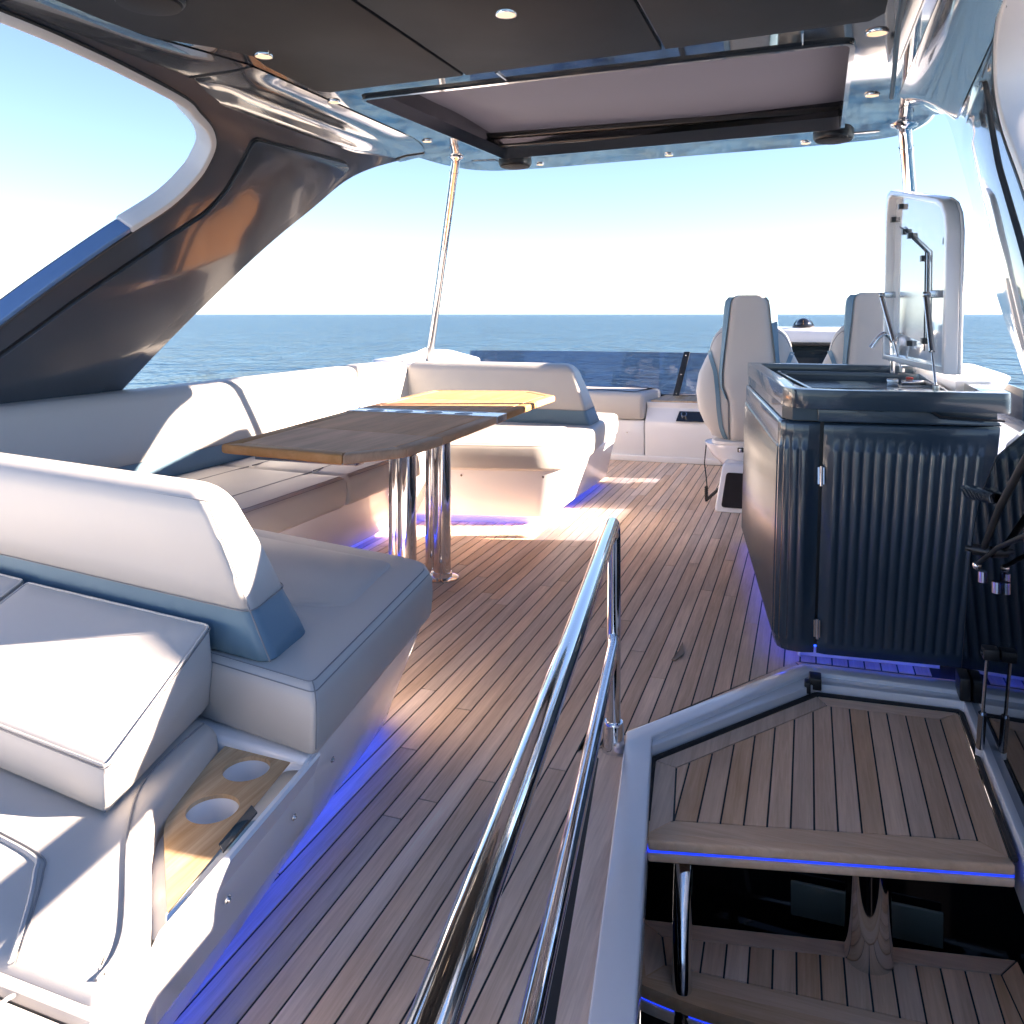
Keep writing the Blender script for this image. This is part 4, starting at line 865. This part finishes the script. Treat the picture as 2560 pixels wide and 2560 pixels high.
def make_chair(label):
    t = thing('helm_chair', (CX, CY, 0), label, 'chair', 'helm chairs behind the bar')
    zs = [.385, .395, .42, .46, .50, .55, .60, .66, .72, .78, .84, .89, .93, .96, .99, 1.02, 1.05, 1.08, 1.11, 1.135, 1.155, 1.17, 1.178]
    mk('back_shell', loft([sering(itp(HW, z), itp(HD, z), z) for z in zs]), 'vinyl', t, ang=80)
    cw = [(.40, .125), (.55, .125), (.66, .13), (.76, .172), (.85, .178), (1.0, .165), (1.25, .142), (1.33, .136), (1.36, .12), (1.377, .085)]
    def crow(z, o=.0):
        w = itp(cw, z) + o; r = []
        for k in range(25):
            x = w * (2 * k / 24 - 1); e = abs(x) / w
            bz = itp(HD, min(z, 1.0)) if z < 1.1 else .11 - max(0, z - 1.1) * .04
            r.append((CX + x, CY + lean(z) - bz - .022 + .030 * e ** 6 - o, z))
        for k in range(25):
            x = w * (1 - 2 * k / 24); e = abs(x) / w; r.append((CX + x, CY + lean(z) + (.02 if z < 1.15 else .055) - .045 * e ** 6, z))
        return r
    zc = [.40, .43, .5, .6, .66, .71, .76, .80, .85, .92, 1.0, 1.08, 1.16, 1.25, 1.30, 1.33, 1.35, 1.366, 1.377]
    hd = mk('back_panel', loft([crow(z) for z in zc]), 'vinyl', t, ang=70)
    for s in (-1, 1):
        pts = [(s * (itp(cw, z) + .010), z) for z in (1.365, 1.34, 1.30, 1.2, 1.1, 1.0, .92, .85, .79, .76, .72, .68)]
        rg = []
        for i, (x, z) in enumerate(pts):
            w = .013 + .009 * max(0, min(1, (z - 1.0) / .25)) - .008 * max(0, min(1, (.85 - z) / .2)); bz = itp(HD, min(z, 1.0)) if z < 1.1 else .11 - (z - 1.1) * .04; y = CY + lean(z) - bz + .004
            y1 = CY + lean(z) + (.02 if z < 1.15 else .04)
            rg.append([(CX + x - s * w * .9, y - .022, z), (CX + x + s * w, y + .012, z), (CX + x + s * w, y1, z), (CX + x - s * w, y1, z)])
        mk('blue_stripe', loft(rg), 'vinyl_blue', hd, bev=.004, ang=60)
        side = catmull([(s * .272, .995, 0), (s * .248, .93, 0), (s * .222, .85, 0), (s * .205, .72, 0), (s * .195, .60, 0), (s * .178, .48, 0), (s * .150, .405, 0)], 5)
        mk('blue_stripe', ribbon([tuple(v[:2]) for v in side], .028, .006), 'vinyl_blue', t, ang=60)
        arc = catmull([(s * .268, .99, 0), (s * .245, 1.06, 0), (s * .205, 1.115, 0), (s * .165, 1.13, 0)], 5)
        mk('seam', tube([(CX + v.x, CY + yback(v.x, v.y) - .001, v.y) for v in arc], .0022, 5), 'seam', t)
        bol = catmull([(s * .128, .40, 0), (s * .132, .55, 0), (s * .135, .66, 0), (s * .178, .765, 0)], 5)
        mk('seam', tube([(CX + v.x, CY + yback(v.x, v.y) - .006, v.y) for v in bol], .004, 6), 'seam', t)
    # seat, far side
    mk('seat', loft([[(CX + x * k, CY + .10 + y * k, z) for x, y in rnd([(-.28, 0), (.28, 0), (.30, .46), (-.30, .46)], .08, 5)] for k, z in ((.96, .40), (1, .43), (1, .53), (.97, .56), (.85, .57))]), 'vinyl', t, ang=60)
    mk('shell_rim', loft([sering(.215, .12, .36), sering(.25, .13, .375), sering(.25, .13, .395), sering(.22, .10, .405)]), 'trim', t, ang=50)
    mk('pedestal', loft([sering(.15, .16, .20, cy=.12), sering(.19, .18, .22, cy=.12), sering(.255, .20, .28, cy=.10), sering(.30, .21, .35, cy=.08), sering(.305, .21, .37, cy=.08), sering(.27, .19, .378, cy=.08)]), 'gelcoat', t, ang=50)
    L_ = mk('latch', box(CX - .07, CX + .07, CY - .155, CY - .12, .335, .365), 'black', t, bev=.006)
    for s in (-1, 1): mk('latch_clip', box(CX + s * .05 - .01, CX + s * .05 + .01, CY - .160, CY - .150, .338, .360), 'steel', L_, bev=.002)
    # foot box
    fbx = mk('plinth', loft([[(CX - .19, CY - .46, 0), (CX + .25, CY - .45, 0), (CX + .25, CY + .5, 0), (CX - .19, CY + .5, 0)], [(CX - .155, CY - .26, .275), (CX + .22, CY - .26, .275), (CX + .22, CY + .5, .275), (CX - .155, CY + .5, .275)]]), 'gelcoat', t, bev=.018, seg=4)
    def q(u, v): # on the sloping face
        z = .275 * v; x0 = CX - .19 + .035 * v; x1 = CX + .25 - .03 * v; return (x0 + (x1 - x0) * u, CY - .46 + .20 * v, z)
    V = []
    for o in (-.003, .006):
        for u, v in rnd([(.09, .11), (.91, .11), (.91, .82), (.09, .82)], .06, 4): x, y, z = q(u, v); V.append((x, y - o, z))
    n = len(V) // 2; mk('foot_panel', (V, [tuple(range(n))[::-1], tuple(range(n, 2 * n))] + [(i, (i + 1) % n, n + (i + 1) % n, n + i) for i in range(n)]), 'black_gloss', fbx, smooth=False)
    return t
ch1 = make_chair('whole pale helm chair with blue stripes left of the bar')
ch2 = dup(ch1, (.775, .03, .012)); ch2['label'] = 'pale helm chair half hidden behind the faucet and raised bar lid'
tag(mk('coiled_cable', tube([(CX - .275 + .0, CY - .13, .37), (CX - .285, CY - .14, .25), (CX - .27, CY - .16, .15), (CX - .265, CY - .17, .10)] + [(CX - .268 + .004 * math.cos(k * 1.6) + (.0 if k < 30 else (k - 30) * .0022), CY - .18 + .004 * math.sin(k * 1.6), .10 - (min(k, 30) * .003) + (0 if k < 30 else (k - 30) * .0022)) for k in range(70)], [.004] * 4 + [.009] * 70, 8), 'rubber'), 'black coiled cable hanging beside the left helm chair', 'cable')

# ------------------------------------------------------------------ helm console, forward bench and windscreen
hc = thing('helm_console', (.1, 7.1, 0), 'white helm console between and beyond the two helm chairs', 'console')
mk('console_body', loft([[(-.62, y0, z), (.80, y0, z), (.80, 7.7, z), (-.62, 7.7, z)] for y0, z in ((6.85, 0), (6.85, .6), (6.95, .9), (7.05, 1.02))]), 'gelcoat', hc, bev=.02)
mk('console_top', loft([[(-.30, 6.90, 1.022), (.50, 6.90, 1.022), (.75, 7.7, 1.03), (-.6, 7.7, 1.03)], [(-.22, 6.93, 1.12), (.42, 6.93, 1.12), (.7, 7.7, 1.12), (-.55, 7.7, 1.12)], [(-.10, 7.0, 1.142), (.30, 7.0, 1.142), (.6, 7.6, 1.14), (-.45, 7.6, 1.14)]]), 'gelcoat', hc, bev=.02)
mk('instrument_panel', loft([[(-.5, 6.84, .62), (.66, 6.84, .62), (.66, 6.87, .62), (-.5, 6.87, .62)], [(-.42, 6.915, 1.018), (.58, 6.915, 1.018), (.58, 6.95, 1.018), (-.42, 6.95, 1.018)]]), 'screen', hc, bev=.01)
mk('panel_eyebrow', box(-.36, .56, 6.84, 6.93, 1.005, 1.020), 'headliner', hc, bev=.006)
cp = thing('compass', (-.04, 7.08, 1.14), 'small black domed compass on top of the white helm console', 'compass')
mk('bowl', lathe((-.04, 7.08, 1.14), [(.085, 0), (.085, .012), (.075, .022), (.06, .026)], 32), 'black', cp)
mk('dome', lathe((-.04, 7.08, 1.16), [(.058 * math.cos(a), .058 * math.sin(a)) for a in [k / 8 * math.pi / 2 * .98 for k in range(9)]], 32), 'black_gloss', cp)
mk('hood', loft([[(-.04 + r * math.cos(a), 7.09 + r * math.sin(a) * .8, 1.152 + .062 * math.sin((a) if a < math.pi else 0)) for a in [math.pi * k / 16 for k in range(17)]] for r in (.066, .078)], cap=False, closed=False), 'black', cp)
mk('lubber_line', box(-.042, -.038, 7.018, 7.02, 1.165, 1.20), 'chip', cp, smooth=False)

fc = thing('forward_bench', (-1.5, 7.3, 0), 'low white moulded bench and side console at the front of the deck', 'bench')
mk('bench_base', prism([(-2.75, 7.05), (-1.32, 7.07), (-1.30, 7.7), (-2.75, 7.7)], -.001, .345), 'gelcoat', fc, bev=.015)
mk('console_block', loft([[(-1.31, 7.055, -.001), (-.62, 7.095, -.001), (-.62, 7.8, -.001), (-1.31, 7.8, -.001)], [(-1.31, 7.055, .34), (-.62, 7.095, .34), (-.62, 7.8, .34), (-1.31, 7.8, .34)], [(-1.31, 7.15, .45), (-.62, 7.18, .45), (-.62, 7.8, .45), (-1.31, 7.8, .45)], [(-1.31, 7.12, .50), (-.62, 7.15, .50), (-.62, 7.8, .50), (-1.31, 7.8, .50)]]), 'gelcoat', fc, bev=.012)
mk('skirting', prism([(-1.75, 7.03), (-.68, 7.075), (-.68, 7.12), (-1.75, 7.07)], -.001, .05), 'gelcoat', fc, bev=.006)
mk('bench_cushion', loft([[(x, y, z) for x, y in inset(rnd([(-2.7, 7.03), (-1.325, 7.05), (-1.26, 7.62), (-2.7, 7.62)], .04, 4), i)] for i, z in ((.012, .352), (0, .365), (0, .54), (.01, .565), (.03, .575), (.10, .58))]), 'vinyl', fc, ang=60)
th_ = [[(-1.06 + .05 * math.cos(2 * math.pi * k / 24), 7.42 + j * .16 + .05 * math.sin(2 * math.pi * k / 24)) for k in range(24)] for j in (0, 1)]
mk('teak_top', slab([rnd([(-1.28, 7.14), (-.64, 7.17), (-.64, 7.78), (-1.22, 7.78)], .03, 3)] + th_, lambda x, y: (x, y, .512), lambda x, y: (x, y, .5005)), 'teak_tray', fc, ang=30)
for j in (0, 1):
    mk('cup_ring', lathe((-1.06, 7.42 + j * .16, .5), [(.049, .0005), (.049, .003), (.01, .003)], 24), 'chip', fc)
RD = mk('radio_panel', loft([[(-1.05, 7.045, .352), (-.66, 7.07, .352), (-.66, 7.11, .352), (-1.05, 7.085, .352)], [(-1.03, 7.12, .43), (-.66, 7.145, .43), (-.66, 7.20, .43), (-1.03, 7.18, .43)]]), 'black_gloss', fc, bev=.004)
kn = Vector((-.985, 7.085, .395)); kd = Vector((.05, -.72, .69))
mk('knob', join(cyl(kn, kn + kd * .03, .026, .024, 28)), 'chrome', RD); mk('knob_cap', cyl(kn + kd * .03, kn + kd * .033, .020, .019, 28), 'black', RD)
bolt((-1.46, 7.045, .24), (0, -1, 0), fc, .006)

ws = thing('windscreen', (-1.8, 7.7, .5), 'tinted blue acrylic windscreen in front of the deck', 'windscreen')
wp = [(-3.1, 7.45), (-2.6, 7.62), (-2.0, 7.68), (-1.3, 7.70), (-.55, 7.66)]
mk('pane', loft([[(x, y, .50), (x - .01, y + .10, .895), (x - .01, y + .108, .895), (x, y + .008, .50)] for x, y in wp]), 'tinted_glass', ws, smooth=False)
for xb in (-1.13, -.72):
    br = mk('bracket', loft([[(xb - .03 + dx, 7.60 + dy, z) for dx, dy in ((0, 0), (.055, 0), (.055, .02), (0, .02))] for dx0, z in ((0, .50),)] + [[(xb + .055 + dx, 7.72 + dy, .905) for dx, dy in ((0, 0), (.055, 0), (.055, .02), (0, .02))]]), 'black', ws, bev=.002)
    for t in (.08, .5, .92): mk('bracket_bolt', cyl((xb - .003 + .085 * t, 7.598 + .12 * t, .50 + .405 * t), (xb - .003 + .085 * t, 7.592 + .12 * t, .50 + .405 * t), .006, seg=10), 'steel', br)
mk('pane_sill', loft([[(x, y - .03, .495), (x, y + .03, .495), (x, y + .03, .515), (x, y - .03, .515)] for x, y in wp]), 'black', ws, bev=.003)

# ------------------------------------------------------------------ smoked hatch door beside the stairs
hd_ = thing('hatch_door', (.5, 2.6, 0), 'open smoked acrylic hatch door reflecting the bar, right of the stairs', 'hatch')
dp = rnd([(3.205, .015), (3.02, .50), (2.93, .62), (2.86, .70), (2.62, .86), (2.2, 1.0), (1.95, 1.05), (1.95, -.20), (2.3, -.12), (3.0, -.02)], .03, 4)
mk('pane', slab([dp], lambda y, z: (.490, y, z), lambda y, z: (.498, y, z)), 'smoked_glass', hd_, smooth=False)
mk('back_sheet', slab([inset(dp, .01)], lambda y, z: (.502, y, z), lambda y, z: (.506, y, z)), 'black', hd_, smooth=False)
mk('edge_seal', tube([(.492, y, z) for y, z in dp], .003, 8, closed=True), 'black', hd_)
mk('rail', tube([(.50, 3.20, .0), (.51, 3.02, -.03), (.52, 2.3, -.10), (.52, 1.6, -.2)], .014, 8), 'gelcoat', hd_)
def pp(y, z, x): return Vector((x, y, z))
mk('upper_arm', tube([pp(2.66, .595, .465), pp(2.40, .765, .455), pp(2.0, 1.0, .45)], .009, 12), 'rubber', hd_)
mk('lower_arm', tube([pp(2.70, .535, .455), pp(2.4, .66, .45), pp(2.0, .80, .445)], .006, 12), 'black', hd_)
mk('arm_ball', lathe((.455, 2.71, .527), [(.004, -.012), (.011, -.007), (.013, 0), (.011, .007), (.004, .012)], 16), 'chrome', hd_)
KN = mk('latch_knob', join(cyl((.448, 2.725, .57), (.489, 2.71, .57), .016, seg=22), cyl((.430, 2.733, .57), (.449, 2.725, .57), .008, seg=16)), 'black', hd_)
for k in (0, 1): mk('stud', cyl((.462 + .018 * k, 2.665 - .09 * k, .495), (.462 + .018 * k, 2.665 - .09 * k, .525), .013, seg=18), 'chrome', KN)
mk('handle', loft([[(.44, 2.92, .715), (.45, 2.88, .685), (.485, 2.86, .68), (.485, 2.93, .72)], [(.47, 2.62, .75), (.47, 2.60, .73), (.486, 2.60, .73), (.486, 2.63, .755)]]), 'black_gloss', hd_, bev=.006)
mk('hinge_block', box(.455, .489, 3.0, 3.09, .01, .085), 'black', hd_, bev=.006)
gt = Vector((.462, 2.60, .318)); gb = Vector((.462, 2.735, -.085)); gm = gt * .52 + gb * .48
GS = mk('gas_strut', cyl(gm, gb, .011, .011, 20), 'steel', hd_); mk('strut_rod', cyl(gt, gm, .0048, .0048, 14), 'chrome', GS)
mk('strut_label', cyl(gm * .45 + gb * .55, gm * .15 + gb * .85, .0114, .0114, 20), 'trim', GS)
mk('strut_mount', join(box(.45, .488, 2.58, 2.62, .305, .335), cyl(gt + Vector((-.016, 0, 0)), gt + Vector((.014, 0, 0)), .007, seg=12), box(.45, .485, 2.71, 2.76, -.105, -.07)), 'black', GS, bev=.003)
